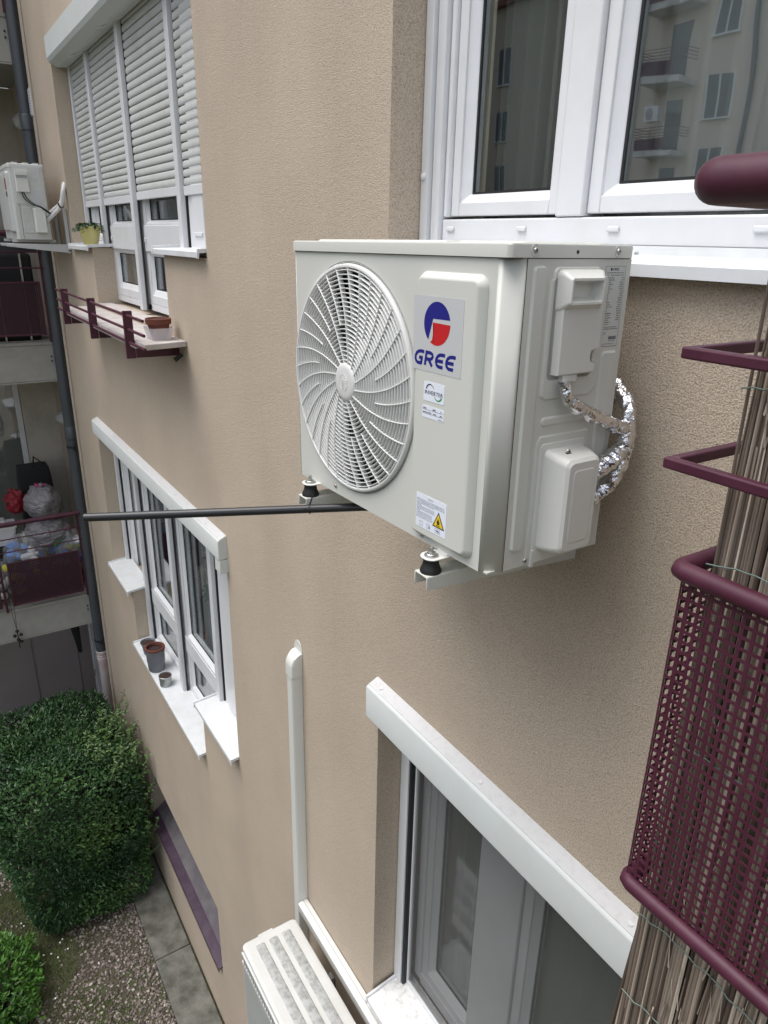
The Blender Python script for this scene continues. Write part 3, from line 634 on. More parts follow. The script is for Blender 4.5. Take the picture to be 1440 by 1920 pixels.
# ------------------------------------------------------------------ main air conditioner
AC = thing('air_conditioner', 'new cream outdoor unit with blue and red round logo, closest to the viewer', 'air conditioner', (-1.6438, -.3995, -.5869), (0, -.0085, .0179))
AC.rotation_mode = 'XYZ'
H = .557; Wd = .747; Dp = .296; FX, FZ, FR = .2590, .2845, .2375
front = lambda u, v, h: (u, -h, v)       # u right, v up, h outwards on the front
side = lambda u, v, h: (Wd + h, u, v)    # u = depth from the front edge, v up
def fp(o): return o
# front skin with round opening, folded round the right corner
N = 96; m = MB(); circ = []; rect = []
x0, x1, z0, z1 = .008, .722, .0, H
angs = sorted(set([2 * pi * k / N for k in range(N)] + [math.atan2(b - FZ, a - FX) % (2 * pi) for a in (x0, x1) for b in (z0, z1)]))
for a in angs:
    c, s = cos(a), sin(a); tt = min([(x1 - FX) / c if c > 1e-9 else 9, (x0 - FX) / c if c < -1e-9 else 9, (z1 - FZ) / s if s > 1e-9 else 9, (z0 - FZ) / s if s < -1e-9 else 9])
    rect.append((FX + c * tt, 0, FZ + s * tt)); circ.append((FX + c * .2530, 0, FZ + s * .2530))
inner = [(FX + cos(a) * .2518, .004, FZ + sin(a) * .2518) for a in angs]; inner2 = [(FX + cos(a) * .2518, .10, FZ + sin(a) * .2518) for a in angs]
m.loft([rect, circ, inner, inner2], False, False)
cor = [(.722, 0), (.7275, .0002), (.7300, .0012), (.7318, .0036), (.7440, .0255), (.7458, .0292), (Wd, .0330), (Wd, .0385)]
m.loft([[(a, b, 0) for a, b in cor], [(a, b, H) for a, b in cor]], False, False, closed=False)
cor = [(.008, 0), (.003, .0012), (0, .006), (0, .03), (0, Dp)]
m.loft([[(a, b, 0) for a, b in cor], [(a, b, H) for a, b in cor]], False, False, closed=False)
o = m.build('front_panel', 'ac', AC)
o.data.polygons.foreach_set('use_smooth', [True] * len(o.data.polygons)); o.data.set_sharp_from_angle(angle=radians(35))
for p in o.data.polygons:
    if abs(p.normal.y) > .9995: p.use_smooth = False
so_ = o.modifiers.new('thick', 'SOLIDIFY'); so_.thickness = .0012; so_.offset = -1
# side panel with embossed ribs
m = MB(); m.box(Wd - .0015, Wd + .0006, .0400, Dp, .0, H - .001)
m.box(.003, Wd - .003, Dp - .004, Dp - .001, .01, H)   # rear
m.box(.002, Wd - .004, .004, Dp - .005, .0005, .004)     # floor
m.pad(rrect(.052, .084, .034, .546, .010), .0055, .004, side)
m.pad([(.092, .330), (.098, .322), (.108, .318), (.215, .318), (.232, .328), (.240, .350), (.240, .52), (.232, .53), (.105, .53), (.094, .52)], .0045, .004, side)
m.pad([(.256, .07), (.284, .07), (.284, .385), (.280, .396), (.248, .396), (.240, .386), (.243, .300), (.250, .20)], .0045, .004, side)
m.pad(rrect(.102, .228, .270, .288, .008), .004, .004, side)
m.pad([(.092, .012), (.236, .012), (.236, .245), (.228, .254), (.104, .254), (.095, .240)], .0035, .004, side)
m.build('side_panel', 'ac', AC, smooth=True, angle=38)
m = MB()
for bz in (.028,): 
    for a in (.07, .10): m.box(Wd + .0005, Wd + .0009, a, a + .001, .02, .03)
# lid
m = MB(); m.T = None
def rr3(x0, x1, y0, y1, r, z, n=4): return [(a, b, z) for a, b in rrect(x0, x1, y0, y1, r, n)]
m.loft([rr3(-.004, Wd + .004, -.005, Dp + .003, .012, .5575), rr3(-.004, Wd + .004, -.005, Dp + .003, .012, .5765), rr3(-.002, Wd + .002, -.003, Dp + .001, .011, .5792), rr3(.004, Wd - .004, .004, Dp - .006, .010, .5798)], True, True)
for k in range(3):
    m.pad([(a, b) for a, b in rrect(.03, .52, .045 + k * .08, .095 + k * .08, .012)], .004, .004, lambda u, v, h: (u, v, .5796 + h))
m.pad([(a, b) for a, b in rrect(.55, .72, .045, .255, .02)], .0035, .004, lambda u, v, h: (u, v, .5796 + h))
lid = m.build('lid', 'ac', AC, smooth=True, angle=40)
m = MB(); m.box(.004, Wd - .001, -.002, Dp, .5563, .5574); m.build('lid_seam', 'acdark', AC)
for (b, c) in ((.051, .569), (.253, .569)):     # screw dimples on the lid
    m = MB(); m.lathe([(.0105, .0), (.0095, .0008), (.007, .0005), (0, .0004)], (Wd + .0040, b, c), 18, 'X'); m.build('screw_dimple', 'ac', lid, smooth=True)
def screw(cx_, cy_, cz_, ax, parent, sgn=1, r=.0048):
    m = MB(); m.lathe([(r, 0), (r, .001 * sgn), (r * .8, .0025 * sgn), (r * .3, .0032 * sgn), (0, .0033 * sgn)], (cx_, cy_, cz_), 16, ax)
    m.cur = 1
    if ax == 'X': m.box(cx_ + .0032, cx_ + .0036, cy_ - r * .6, cy_ + r * .6, cz_ - .0005, cz_ + .0005); m.box(cx_ + .0032, cx_ + .0037, cy_ - .0005, cy_ + .0005, cz_ - r * .6, cz_ + r * .6)
    return m.build('screw', ['steel', 'acdark'], parent, smooth=True)
screw(Wd + .0045, .051, .569, 'X', lid); screw(Wd + .0045, .253, .569, 'X', lid)
m = MB(); m.lathe([(.0032, 0), (.0032, .0003), (0, .0003)], (Wd + .0041, .150, .567), 14, 'X'); m.build('lid_hole', 'acdark', lid)
screw(.546, -.0005, .013, 'Y', AC, -1); screw(.190, -.0005, .018, 'Y', AC, -1); screw(Wd + .0006, .094, .010, 'X', AC)
m = MB(); m.box(Wd - .004, Wd + .0002, .0387, .0398, .0, H); m.build('corner_seam', 'acdark', AC)
# raised control panel on the front
m = MB(); pl = rrect(.5135, .703, .014, .530, .022, 7); m.pad(pl, .0165, .012, front); m.build('raised_panel', 'ac', AC, smooth=True, angle=60)
# grille
LIP = -.0085
gr = bpy.data.objects.new('fan_grille', None); COL.objects.link(gr); gr.parent = AC; gr.scale = (1.016, 1, 1.016); gr.location = (-.016 * FX, 0, -.016 * FZ)
m = MB(); m.lathe([(.2465, .004), (.2475, -.001), (.2465, LIP + .001), (.2440, LIP - .0008), (.2400, LIP - .0006), (.2380, LIP + .003), (.2365, .010), (.2345, .022)], (FX, 0, FZ), 128, 'Y'); m.build('outer_ring', 'grille', gr, smooth=True, angle=50)
m = MB(); m.lathe([(.2515, -.0004), (.2475, .0010), (.2475, .0030)], (FX, 0, FZ), 96, 'Y'); m.build('ring_gap', 'acdark', gr)
TAB = [(.039, -27.5), (.063, -19.5), (.093, -14.8), (.123, -11), (.157, -7.3), (.191, -3.7), (.229, 0), (.238, .9)]
def sw(r):
    for (a, b), (c, d) in zip(TAB, TAB[1:]):
        if r <= c: return b + (d - b) * (r - a) / (c - a)
    return TAB[-1][1]
def bow(r): return LIP - .0065 * (1 - (r / .2375) ** 2) ** .8 if r < .2375 else LIP
for k in range(32):
    long_ = (k % 2 == 0); r0 = .040 if long_ else .121; m = MB(); rings = []
    n = 16 if long_ else 9
    for i in range(n + 1):
        r = r0 + (.2385 - r0) * i / n; a = radians(167.8 + k * 11.25 + sw(r)); a2 = radians(167.8 + k * 11.25 + sw(min(r + .004, .238))); 
        t0 = Vector((cos(a) * r, 0, sin(a) * r)); t1 = Vector((cos(a2) * (r + .004), 0, sin(a2) * (r + .004))); d = (t1 - t0).normalized(); nn = Vector((-d.z, 0, d.x)); hw = .00130 + (.0004 if not long_ and i == 0 else 0)
        c0 = Vector((FX, 0, FZ)) + t0; y = bow(r)
        rings.append([c0 + nn * hw + Vector((0, y + .0004, 0)), c0 + nn * hw * .5 + Vector((0, y - .0004, 0)), c0 - nn * hw * .5 + Vector((0, y - .0004, 0)), c0 - nn * hw + Vector((0, y + .0004, 0)), c0 - nn * hw * .8 + Vector((0, y + .012, 0)), c0 + nn * hw * .8 + Vector((0, y + .012, 0))])
    m.loft(rings); m.build('spoke', 'grille', gr, smooth=True, angle=50)
m = MB(); r = .0485
while r < .2350:
    y = bow(r) + .0006; h = .00112; n = 120
    m.lathe([(r - h, y + .0004), (r - h * .4, y - .0003), (r + h * .4, y - .0003), (r + h, y + .0004), (r + h * .6, y + .0105), (r - h * .6, y + .0105), (r - h, y + .0004)], (FX, 0, FZ), n, 'Y'); r += .0093
m.build('ring_bars', 'grille', gr, smooth=True, angle=50)
m = MB(); y = bow(.03); m.lathe([(.0, y - .0035), (.030, y - .0030), (.038, y - .0018), (.0415, y + .0005), (.0425, y + .004), (.0425, y + .014)], (FX, 0, FZ), 48, 'Y'); hub = m.build('hub', 'grille', gr, smooth=True, angle=60)
m = MB()
yh = y - .0036
for a0, a1 in ((15, 250), (285, 345)):
    m.pipe([(FX + .0165 * cos(radians(a)), yh + .0002, FZ + .0175 * sin(radians(a))) for a in range(a0, a1, 8)], .0005, 6)
m.pipe([(FX + .016, yh, FZ + .0045), (FX - .003, yh, FZ + .0045), (FX - .0075, yh, FZ - .016)], .0005, 6); m.pipe([(FX + .016, yh, FZ + .0005), (FX + .001, yh, FZ + .0005), (FX - .003, yh, FZ - .016)], .0005, 6); m.build('hub_emblem', 'grille', hub, smooth=True)
# inside: shroud, fan, coil
m = MB(); m.lathe([(.246, .012), (.240, .03), (.238, .09), (.246, .12)], (FX, 0, FZ), 64, 'Y'); m.box(.0, Wd - .06, Dp - .03, Dp - .006, .01, H - .01); m.build('fan_shroud', 'acdark', AC, smooth=True)
m = MB(); m.lathe([(.0, .035), (.035, .036), (.046, .044), (.048, .09)], (FX, 0, FZ), 32, 'Y')
for k in range(3):
    rings = []
    for i in range(9):
        rr = .045 + .185 * i / 8; aw = radians(46 + 14 * sin(i / 8 * pi)); a0 = radians(k * 120 + 20 + 26 * i / 8)
        rings.append([(FX + rr * cos(a0 + aw * (j / 6 - .5)), .062 + .045 * (j / 6 - .5), FZ + rr * sin(a0 + aw * (j / 6 - .5))) for j in range(7)])
    m.loft(rings, False, False, closed=False)
fb = m.build('fan_blades', 'fan', AC, smooth=True)
# upper electrical cover on the side
m = MB(); pl = rrect(.100, .217, .352, .544, .012); m.pad(pl, .0045, .002, side); cover = m.build('cover_plate', 'acplastic', AC, smooth=True, angle=40)
hd = .034
prof_out = rrect(.1125, .222, .478, .530, .006, 3)
def cover_frame():
    m = MB()
    # hooded top: outer shell then recessed cavity
    o0 = rrect(.108, .216, .468, .540, .010, 3); o1 = rrect(.1130, .1935, .484, .5265, .004, 3); i1 = rrect(.1165, .1900, .4875, .5225, .002, 3); i0 = rrect(.1300, .1850, .494, .5180, .002, 3)
    m.loft([[side(u, v, .003) for u, v in o0], [side(u, v, .014) for u, v in rrect(.1088, .214, .470, .5385, .010, 3)], [side(u, v, hd - .004) for u, v in rrect(.1115, .196, .482, .5285, .006, 3)], [side(u, v, hd) for u, v in o1], [side(u, v, hd) for u, v in i1], [side(u, v, .012) for u, v in i0]], True, True)
    return m
cover_frame().build('cable_hood', 'acplastic', cover, smooth=True, angle=30)
m = MB(); pl = [(.112, .3640), (.2085, .3640), (.2110, .3720), (.2120, .3790), (.2040, .3800), (.1985, .3850), (.1965, .3930), (.1990, .4020), (.2060, .4060), (.2180, .4070), (.2150, .4800), (.1105, .4800)]
m.loft([[side(u, v, .003) for u, v in pl], [side(u + (.0015 if u < .15 else -.004), v, .0185) for u, v in pl], [side(u + (.003 if u < .15 else -.007), v + (.002 if v < .37 else 0), .0200) for u, v in pl]], True, True); m.build('cover_body', 'acplastic', cover, smooth=True, angle=30)
m = MB(); m.box(Wd + .003, Wd + .016, .132, .168, .350, .3638); m.build('cable_gland', 'acplastic', cover, bevel=.0015)
# lower valve cover
m = MB(); m.pad(rrect(.104, .224, .000, .240, .010), .0045, .002, side); m.box(Wd + .0005, Wd + .0075, .104, .110, -.004, .03); vplate = m.build('valve_plate', 'acplastic', AC, smooth=True, angle=40)
m = MB(); pl0 = rrect(.1165, .2230, .0260, .2270, .012, 5); pl1 = rrect(.1168, .2180, .0300, .2230, .014, 5); pl2 = rrect(.1185, .2060, .0370, .2190, .014, 5); pl3 = rrect(.1235, .1990, .0430, .2130, .012, 5)
m.loft([[side(u, v, .003) for u, v in pl0], [side(u, v, .030) for u, v in pl1], [side(u, v, .0575) for u, v in pl2], [side(u, v, .0630) for u, v in pl3]], True, True)
vc = m.build('valve_cover', 'acplastic', AC, smooth=True, angle=28)
m = MB(); m.pad(rrect(.134, .190, .056, .200, .010), .0012, .003, lambda u, v, h: side(u, v, .0628 + h)); m.build('cover_inset', 'acplastic', vc, smooth=True)
screw(Wd + .030, .150, .2265, 'X', vc); screw(Wd + .006, .188, .014, 'X', vplate)
m = MB(); m.box(Wd + .003, Wd + .034, .144, .156, .2215, .2235); m.build('screw_slot', 'acdark', vc)

# stickers and marks on the main unit
SF = .0166
fr = lambda u, v, h: (u, -(SF + h), v)
def sticker(u0, u1, v0, v1, frame, mt, parent, name='sticker', r=.003, h=.0004):
    m = MB(); m.loft([[frame(u, v, 0) for u, v in rrect(u0, u1, v0, v1, r, 3)], [frame(u, v, h) for u, v in rrect(u0, u1, v0, v1, r, 3)]]); return m.build(name, mt, parent)
S1 = sticker(.5175, .6620, .3535, .4885, fr, 'silver', AC, 'logo_sticker')
cu_, cv_, Ra, Rb = .5885, .4415, .0385, .0385
def P(a, k=1.0): return (cu_ + Ra * k * cos(radians(a)), cv_ + Rb * k * sin(radians(a)))
m = MB(); m.cur = 0
poly = [P(a) for a in range(13, 231, 6)] + [P(231)] + [(cu_ - .0115, cv_ + Rb * sin(radians(13)) - .0005)]
def fan_poly(mb, poly, h): 
    me_ = bpy.data.meshes.new('tmp'); bmx = bmesh.new(); vs = [bmx.verts.new(fr(u, v, h)) for u, v in poly]; f = bmx.faces.new(vs); r_ = bmesh.ops.triangulate(bmx, faces=[f], ngon_method='EAR_CLIP')
    bmx.verts.index_update(); mb.add([tuple(v.co) for v in bmx.verts], [tuple(v.index for v in f.verts) for f in bmx.faces]); bmx.free(); bpy.data.meshes.remove(me_)
fan_poly(m, poly, .0006)
m.cur = 1
top = cv_ + Rb * sin(radians(13)) - .0080
a_r = math.degrees(math.asin((top - cv_) / Rb))
poly = [(cu_ - .0125, top + .001)] + [(cu_ - .009, top - .004), (cu_ - .0072, top - .010), (cu_ - .0072, top - .018), (cu_ - .010, top - .028), (cu_ - .0185, cv_ - Rb * .88)] + [P(a) for a in range(244, 366, 6)] + [P(a_r)]
poly = [p for p in poly]
fan_poly(m, poly, .0006)
m.build('logo_mark', ['blue', 'red'], S1)
# letter shapes G R E E as stroke polygons
def stroke(mb, pts, wd, h):
    pts = [Vector(p) for p in pts]; L = []; R_ = []
    for i, p in enumerate(pts):
        d = (pts[min(i + 1, len(pts) - 1)] - pts[max(i - 1, 0)]).normalized(); n = Vector((-d.y, d.x)); L.append(p + n * wd / 2); R_.append(p - n * wd / 2)
    for i in range(len(pts) - 1): mb.add([fr(*L[i], h), fr(*L[i + 1], h), fr(*R_[i + 1], h), fr(*R_[i], h)], [(0, 1, 2, 3)])
m = MB(); lh = .0262; bw = .0285; sh = .16; st_ = .0064
def LT(x0, pts, wd=st_, h=.0006): stroke(m, [(x0 + x * bw + y * lh * sh, .3640 + y * lh) for x, y in pts], wd, h)
arc = [(.98, .92), (.70, .93), (.42, .90), (.22, .78), (.12, .58), (.12, .38), (.22, .20), (.40, .09), (.62, .08)]
X0 = .5215
LT(X0, arc + [(.84, .08)]); LT(X0, [(.80, .04), (.80, .52)], h=.00065); LT(X0, [(.92, .48), (.50, .48)], h=.0007)
X1 = X0 + .0322
LT(X1, [(.10, 0), (.10, 1)]); LT(X1, [(.0, .92), (.55, .92), (.74, .84), (.82, .70), (.74, .55), (.55, .46), (.10, .46)], h=.00065); LT(X1, [(.42, .46), (.86, 0)], h=.0007)
for X2 in (X0 + .0632, X0 + .0935):
    LT(X2, [(.96, .92)] + arc[1:] + [(.88, .08)]); LT(X2, [(.84, .48), (.14, .48)], h=.00065)
m.build('logo_letters', 'blue', S1)
# INVERTER sticker
S2 = sticker(.5555, .6180, .2985, .3350, fr, 'paper', AC)
m = MB(); text(m, 'INVERTER', .5590, .3115, .0105, fr, .0006, .0555, bold=.0004)
def arcband(mb, c, r0, r1, a0, a1, h, sy=1.):
    n = 16
    for i in range(n):
        p = [];
        for (q, rr) in ((i, 1), (i + 1, 1), (i + 1, 0), (i, 0)):
            a = radians(a0 + (a1 - a0) * q / n); w_ = (r1 - r0) * (1 - abs(q / n) * .75); rad = r1 - (0 if rr else w_)
            p.append(fr(c[0] + rad * cos(a), c[1] + rad * sy * sin(a), h))
        mb.add(p, [(0, 1, 2, 3)])
arcband(m, (.5750, .3185), .0095, .0130, 165, 20, .0006)
m.cur = 1; arcband(m, (.6010, .3145), .0085, .0125, -20, -165, .0006); m.build('lettering', ['ink', 'green'], S2)
# refrigerant sticker with blurred lines of print
def words(mb, u0, u1, v, hh, frame, h, rnd, fill=.8):
    u = u0
    while u < u1 - .001:
        w_ = min(rnd.uniform(.0018, .0055), u1 - u); x = u
        while x < u + w_ - .0004:
            c = rnd.uniform(.0006, .0011); hgt = hh * rnd.choice([.65, .65, .75, 1.]); mb.add([frame(x, v, h), frame(x + c * .8, v, h), frame(x + c * .8, v + hgt, h), frame(x, v + hgt, h)], [(0, 1, 2, 3)]); x += c
        u += w_ + .0011
S3 = sticker(.5530, .6195, .2660, .2895, fr, 'paper', AC); rnd = random.Random(3)
m = MB()
for v_, spans in ((.2828, ((.5555, .5665), (.5860, .5950), (.6100, .6130))), (.2752, ((.5555, .5830), (.5880, .5985), (.6080, .6160)))):
    for a, b in spans: words(m, a, b, v_, .0030, fr, .0006, rnd)
    m.add([fr(.5555, v_ - .0016, .0006), fr(.6170, v_ - .0016, .0006), fr(.6170, v_ - .0010, .0006), fr(.5555, v_ - .0010, .0006)], [(0, 1, 2, 3)])
words(m, .6040, .6175, .2680, .0018, fr, .0006, rnd); m.build('lettering', 'ink', S3)
# warning sticker
S4 = sticker(.5440, .6410, .0400, .1110, fr, 'paper', AC); m = MB(); rnd = random.Random(5)
text(m, 'WARNING', .5815, .1035, .0040, fr, .0006, .0175)
for k in range(14):
    v_ = .0985 - k * .0030; end = .637 if k < 3 else (.608 if k < 9 else .602)
    if k in (4, 8): end = .552 + .012
    words(m, .5465, end - rnd.uniform(0, .006), v_, .0017, fr, .0006, rnd)
m.cur = 1; tri = [(.5990, .0555), (.6370, .0555), (.6180, .0890)]; m.add([fr(u, v, .0006) for u, v in tri], [(0, 1, 2)])
m.cur = 2; c_t = (.6180, .0667); m.add([fr(c_t[0] + (u - c_t[0]) * .78, c_t[1] + (v - c_t[1]) * .78, .0008) for u, v in tri], [(0, 1, 2)])
m.cur = 1; fl = [(.6150, .0625), (.6132, .0660), (.6140, .0695), (.6165, .0725), (.6172, .0765), (.6195, .0725), (.6200, .0695), (.6212, .0705), (.6222, .0670), (.6210, .0635), (.6190, .0618)]
bmx = bmesh.new(); vs = [bmx.verts.new(fr(u, v, .0010)) for u, v in fl]; f_ = bmx.faces.new(vs); bmesh.ops.triangulate(bmx, faces=[f_], ngon_method='EAR_CLIP'); bmx.verts.index_update(); m.add([tuple(v.co) for v in bmx.verts], [tuple(v.index for v in f.verts) for f in bmx.faces]); bmx.free()
m.add([fr(.6115, .0595, .001), fr(.6245, .0595, .001), fr(.6245, .0608, .001), fr(.6115, .0608, .001)], [(0, 1, 2, 3)])
for u_ in (.5560, .5800, .6080):      # little book and tool pictograms
    w_ = .012 if u_ < .6 else .016
    for (a, b, c, d) in ((u_, u_ + w_, .0440, .0444), (u_, u_ + w_, .0528, .0532), (u_, u_ + .0004, .0444, .0528), (u_ + w_ - .0004, u_ + w_, .0444, .0528), (u_ + w_ * .48, u_ + w_ * .52, .0444, .0528)):
        m.add([fr(a, c, .0007), fr(b, c, .0007), fr(b, d, .0007), fr(a, d, .0007)], [(0, 1, 2, 3)])
m.add([fr(.5885, .0455, .0008), fr(.5905, .0455, .0008), fr(.5905, .0500, .0008), fr(.5885, .0500, .0008)], [(0, 1, 2, 3)]); m.add([fr(.6105, .0478, .0008), fr(.6215, .0470, .0008), fr(.6215, .0490, .0008), fr(.6105, .0496, .0008)], [(0, 1, 2, 3)])
m.build('lettering', ['inkgrey', 'ink', 'yellow'], S4)
# rating label on the side
fs_ = lambda u, v, h: (Wd + .0007 + h, u, v)
S5 = sticker(.2290, .2830, .4040, .5450, fs_, 'rating', AC, 'rating_label', .002, .0003); m = MB(); rnd = random.Random(9)
for (a, b, c, d) in ((.2295, .2825, .4045, .4050), (.2295, .2825, .5440, .5445), (.2295, .2300, .4045, .5445), (.2820, .2825, .4045, .5445)): m.add([fs_(a, c, .0005), fs_(b, c, .0005), fs_(b, d, .0005), fs_(a, d, .0005)], [(0, 1, 2, 3)])
text(m, 'GREE', .2480, .5370, .0062, fs_, .0005, .0160, bold=.0004); m.lathe([(0, .0005), (.0026, .0005)], (Wd + .0007, .2445, .5390), 12, 'X')
words(m, .2340, .2780, .5325, .0018, fs_, .0005, rnd); words(m, .2320, .2400, .5285, .0016, fs_, .0005, rnd); words(m, .2440, .2790, .5285, .0016, fs_, .0005, rnd)
for k in range(22):
    v_ = .5240 - k * .00385; words(m, .2315, .2315 + rnd.uniform(.010, .026), v_, .0018, fs_, .0005, rnd)
    if k < 20: words(m, .2790 - rnd.uniform(.004, .010), .2800, v_, .0018, fs_, .0005, rnd)
words(m, .2310, .2760, .4385, .0016, fs_, .0005, rnd); words(m, .2310, .2810, .4350, .0016, fs_, .0005, rnd)
text(m, 'CE', .2315, .4250, .0085, fs_, .0005, .0100, bold=.0002); u_ = .2570
while u_ < .2770: c = rnd.uniform(.0003, .0009); m.add([fs_(u_, .4165, .0005), fs_(u_ + c, .4165, .0005), fs_(u_ + c, .4225, .0005), fs_(u_, .4225, .0005)], [(0, 1, 2, 3)]); u_ += c + rnd.uniform(.0003, .0007)
words(m, .2590, .2750, .4135, .0015, fs_, .0005, rnd); words(m, .2440, .2740, .4085, .0012, fs_, .0005, rnd)
for (a, b) in (((.2315, .4070), (.2365, .4155)), ((.2365, .4155), (.2410, .4070)), ((.2410, .4070), (.2315, .4070))):
    d = (Vector(b) - Vector(a)).normalized() * .0005; n = Vector((-d.y, d.x)); m.add([fs_(a[0] + n.x, a[1] + n.y, .0005), fs_(b[0] + n.x, b[1] + n.y, .0005), fs_(b[0] - n.x, b[1] - n.y, .0005), fs_(a[0] - n.x, a[1] - n.y, .0005)], [(0, 1, 2, 3)])
m.box(Wd + .0011, Wd + .0013, .2358, .2370, .4095, .4125); text(m, 'X', .2430, .4255, .0070, fs_, .0005, .0050); m.build('lettering', 'ink', S5)

# wall bracket with rubber feet, bolts
BR = thing('wall_bracket', 'cream steel bracket with two arms carrying the new outdoor unit', 'bracket', (-1.28, 0, -.64)); T = Matrix.Translation((1.28, 0, .64))
def arm(x, parent, y_end=-.440):
    m = MB(T); w_ = .0215; zt, zb = -.618, -.652
    yb = -.02
    m.add([(x - w_, y_end, zt), (x + w_, y_end, zt), (x + w_, yb, zt), (x - w_, yb, zt), (x - w_ + .003, y_end, zt - .003), (x + w_ - .003, y_end, zt - .003), (x + w_ - .003, yb, zt - .003), (x - w_ + .003, yb, zt - .003)], [(0, 1, 2, 3), (4, 7, 6, 5), (0, 4, 5, 1), (1, 5, 6, 2), (2, 6, 7, 3), (3, 7, 4, 0)])
    for s in (-1, 1):
        a, b = x + s * w_, x + s * (w_ - .003)
        m.loft([[(q, y_end, zt - .001), (q, yb, zt - .001), (q, yb, zb - .02), (q, y_end, zb + .006)] for q in (a, b)])
    return m.build('arm', 'ac', parent, bevel=.001)
AXL, AXR = -1.553, -1.030
def foot(x, parent):
    m = MB(T); y = -.416; m.lathe([(0, 0), (.0215, 0), (.0220, .004), (.0195, .010), (.0165, .018), (.0158, .024), (.0165, .028), (.0172, .031), (0, .031)], (x, y, -.6178), 28); f = m.build('rubber_foot', 'rubber', parent, smooth=True)
    m = MB(T); pl = rrect(x - .0225, x + .0225, y - .020, y + .10, .019, 6); m.loft([[(a, b, -.5866) for a, b in pl], [(a, b, -.5836) for a, b in pl]]); pl = rrect(x - .018, x + .018, y + .022, y + .10, .008, 4); m.loft([[(a, b, -.5836) for a, b in pl], [(a * 1 + 0, b + .006, -.578) for a, b in pl]]); m.build('foot_plate', 'acplastic', parent, bevel=.001)
    m = MB(T); m.lathe([(0, 0), (.0145, 0), (.0145, .002), (.008, .0024)], (x, y, -.5834), 24)
    hexa = [(x + .0095 * cos(radians(60 * k + 10)), y + .0095 * sin(radians(60 * k + 10))) for k in range(6)]; m.loft([[(a, b, -.5812) for a, b in hexa], [(a, b, -.5755) for a, b in hexa]]); m.lathe([(.0105, 0), (.0105, .0015), (.0085, .003)], (x, y, -.5812), 24)
    m.lathe([(.0040, 0), (.0040, .009), (.003, .011), (0, .011)], (x, y, -.5755), 16); m.build('anchor_nut', 'steel', parent, smooth=True, angle=30)
for x in (AXL, AXR): arm(x, BR); foot(x, BR)
m = MB(T)
for x in (AXL, AXR): m.box(x - .02, x + .02, -.019, -.004, -.65, -.20)
m.box(AXL - .06, AXR + .06, -.0035, -.0005, -.30, -.26)
m.build('wall_rail', 'ac', BR, bevel=.002)

# black plastic tube tied to the bracket
p0 = Vector((-1.810, -.922, -.670)); p1 = Vector((-1.300, -.098, -.668))
p1 = Vector((-1.503, -.450, -.634)); dd = (p1 - p0).normalized(); p1e = p1 + dd * .34
m = MB(); n_ = 24
m.pipe([p0, p0 + dd * .001, p1e], [.0100, .0107, .0107], 24)
PT = thing('drain_hose_pipe', 'straight black plastic tube tied to the bracket and sticking out into the air', 'pipe', tuple(p1)); m.T = None
m2 = MB(Matrix.Translation(-p1)); m2.pipe([p0, p0 + dd * .001, p1e], [.0098, .0107, .0107], 24, cap=False); m2.build('tube', 'pole', PT, smooth=True)
m2 = MB(Matrix.Translation(-p1)); m2.pipe([p0 + dd * .012, p0 + dd * .0125], .0098, 24); m2.build('tube_end', 'acdark', PT)
m2 = MB(Matrix.Translation(-p1)); q = p1 + dd * .005; m2.pipe([q - dd * .002, q + dd * .002], .0122, 20); m2.box(q.x - .004, q.x + .004, q.y - .016, q.y - .010, q.z - .006, q.z + .004); m2.pipe([q + Vector((0, 0, .01)), q + Vector((0, .01, .035))], .002, 6); m2.build('cable_tie', 'rubber', PT, smooth=True)

# foil-wrapped hoses
FH = thing('foil_hose', 'crumpled silver foil wrapped hoses looping from the unit to the wall', 'hose', (-.90, -.06, -.38)); T = Matrix.Translation((.90, .06, .38))
def catmull(P_, n=10):
    P_ = [Vector(p) for p in P_]; Q = [P_[0] * 2 - P_[1]] + P_ + [P_[-1] * 2 - P_[-2]]; out = []
    for i in range(1, len(Q) - 2):
        for k in range(n):
            t_ = k / n; a, b, c, d = Q[i - 1:i + 3]
            out.append(.5 * ((2 * b) + (c - a) * t_ + (2 * a - 5 * b + 4 * c - d) * t_ ** 2 + (3 * b - a - 3 * c + d) * t_ ** 3))
    return out + [P_[-1]]
def foil(path, r, seed, name):
    pts = catmull(path, 16); rnd = random.Random(seed); m = MB(T); rings = []; n = 22; prev = Vector((0, 0, 1))
    for i, p in enumerate(pts):
        d = (pts[min(i + 1, len(pts) - 1)] - pts[max(i - 1, 0)]).normalized(); u = prev - d * prev.dot(d); u = u.normalized() if u.length > .05 else Vector((1, 0, 0)); w_ = d.cross(u); prev = u
        rr = r(i / (len(pts) - 1)); ring = []
        for k in range(n):
            a = 2 * pi * k / n + i * .12; q = p + (u * cos(a) + w_ * sin(a)) * rr
            e = noise.noise(q * 60 + Vector((seed, 0, 0))) * .30 + noise.noise(q * 150) * .12 + rnd.uniform(-.035, .035)
            ring.append(p + (u * cos(a) + w_ * sin(a)) * rr * (1 + e))
        rings.append(ring)
    m.loft(rings); return m.build(name, 'foil', FH, smooth=True, angle=16)
foil([(-.884, -.255, -.232), (-.878, -.240, -.262), (-.872, -.190, -.290), (-.872, -.135, -.312), (-.872, -.088, -.330)], lambda s: .0115 + .002 * s, 1, 'cable_sleeve')
foil([(-.985, -.050, -.235), (-.945, -.050, -.255), (-.905, -.055, -.280), (-.885, -.062, -.305), (-.880, -.075, -.335)], lambda s: .0140 - .001 * s, 2, 'pipe_sleeve')
foil([(-.878, -.072, -.318), (-.874, -.085, -.365), (-.880, -.125, -.400), (-.895, -.165, -.425), (-.900, -.185, -.440)], lambda s: .0135 + .0045 * sin(s * 3), 3, 'pipe_sleeve')
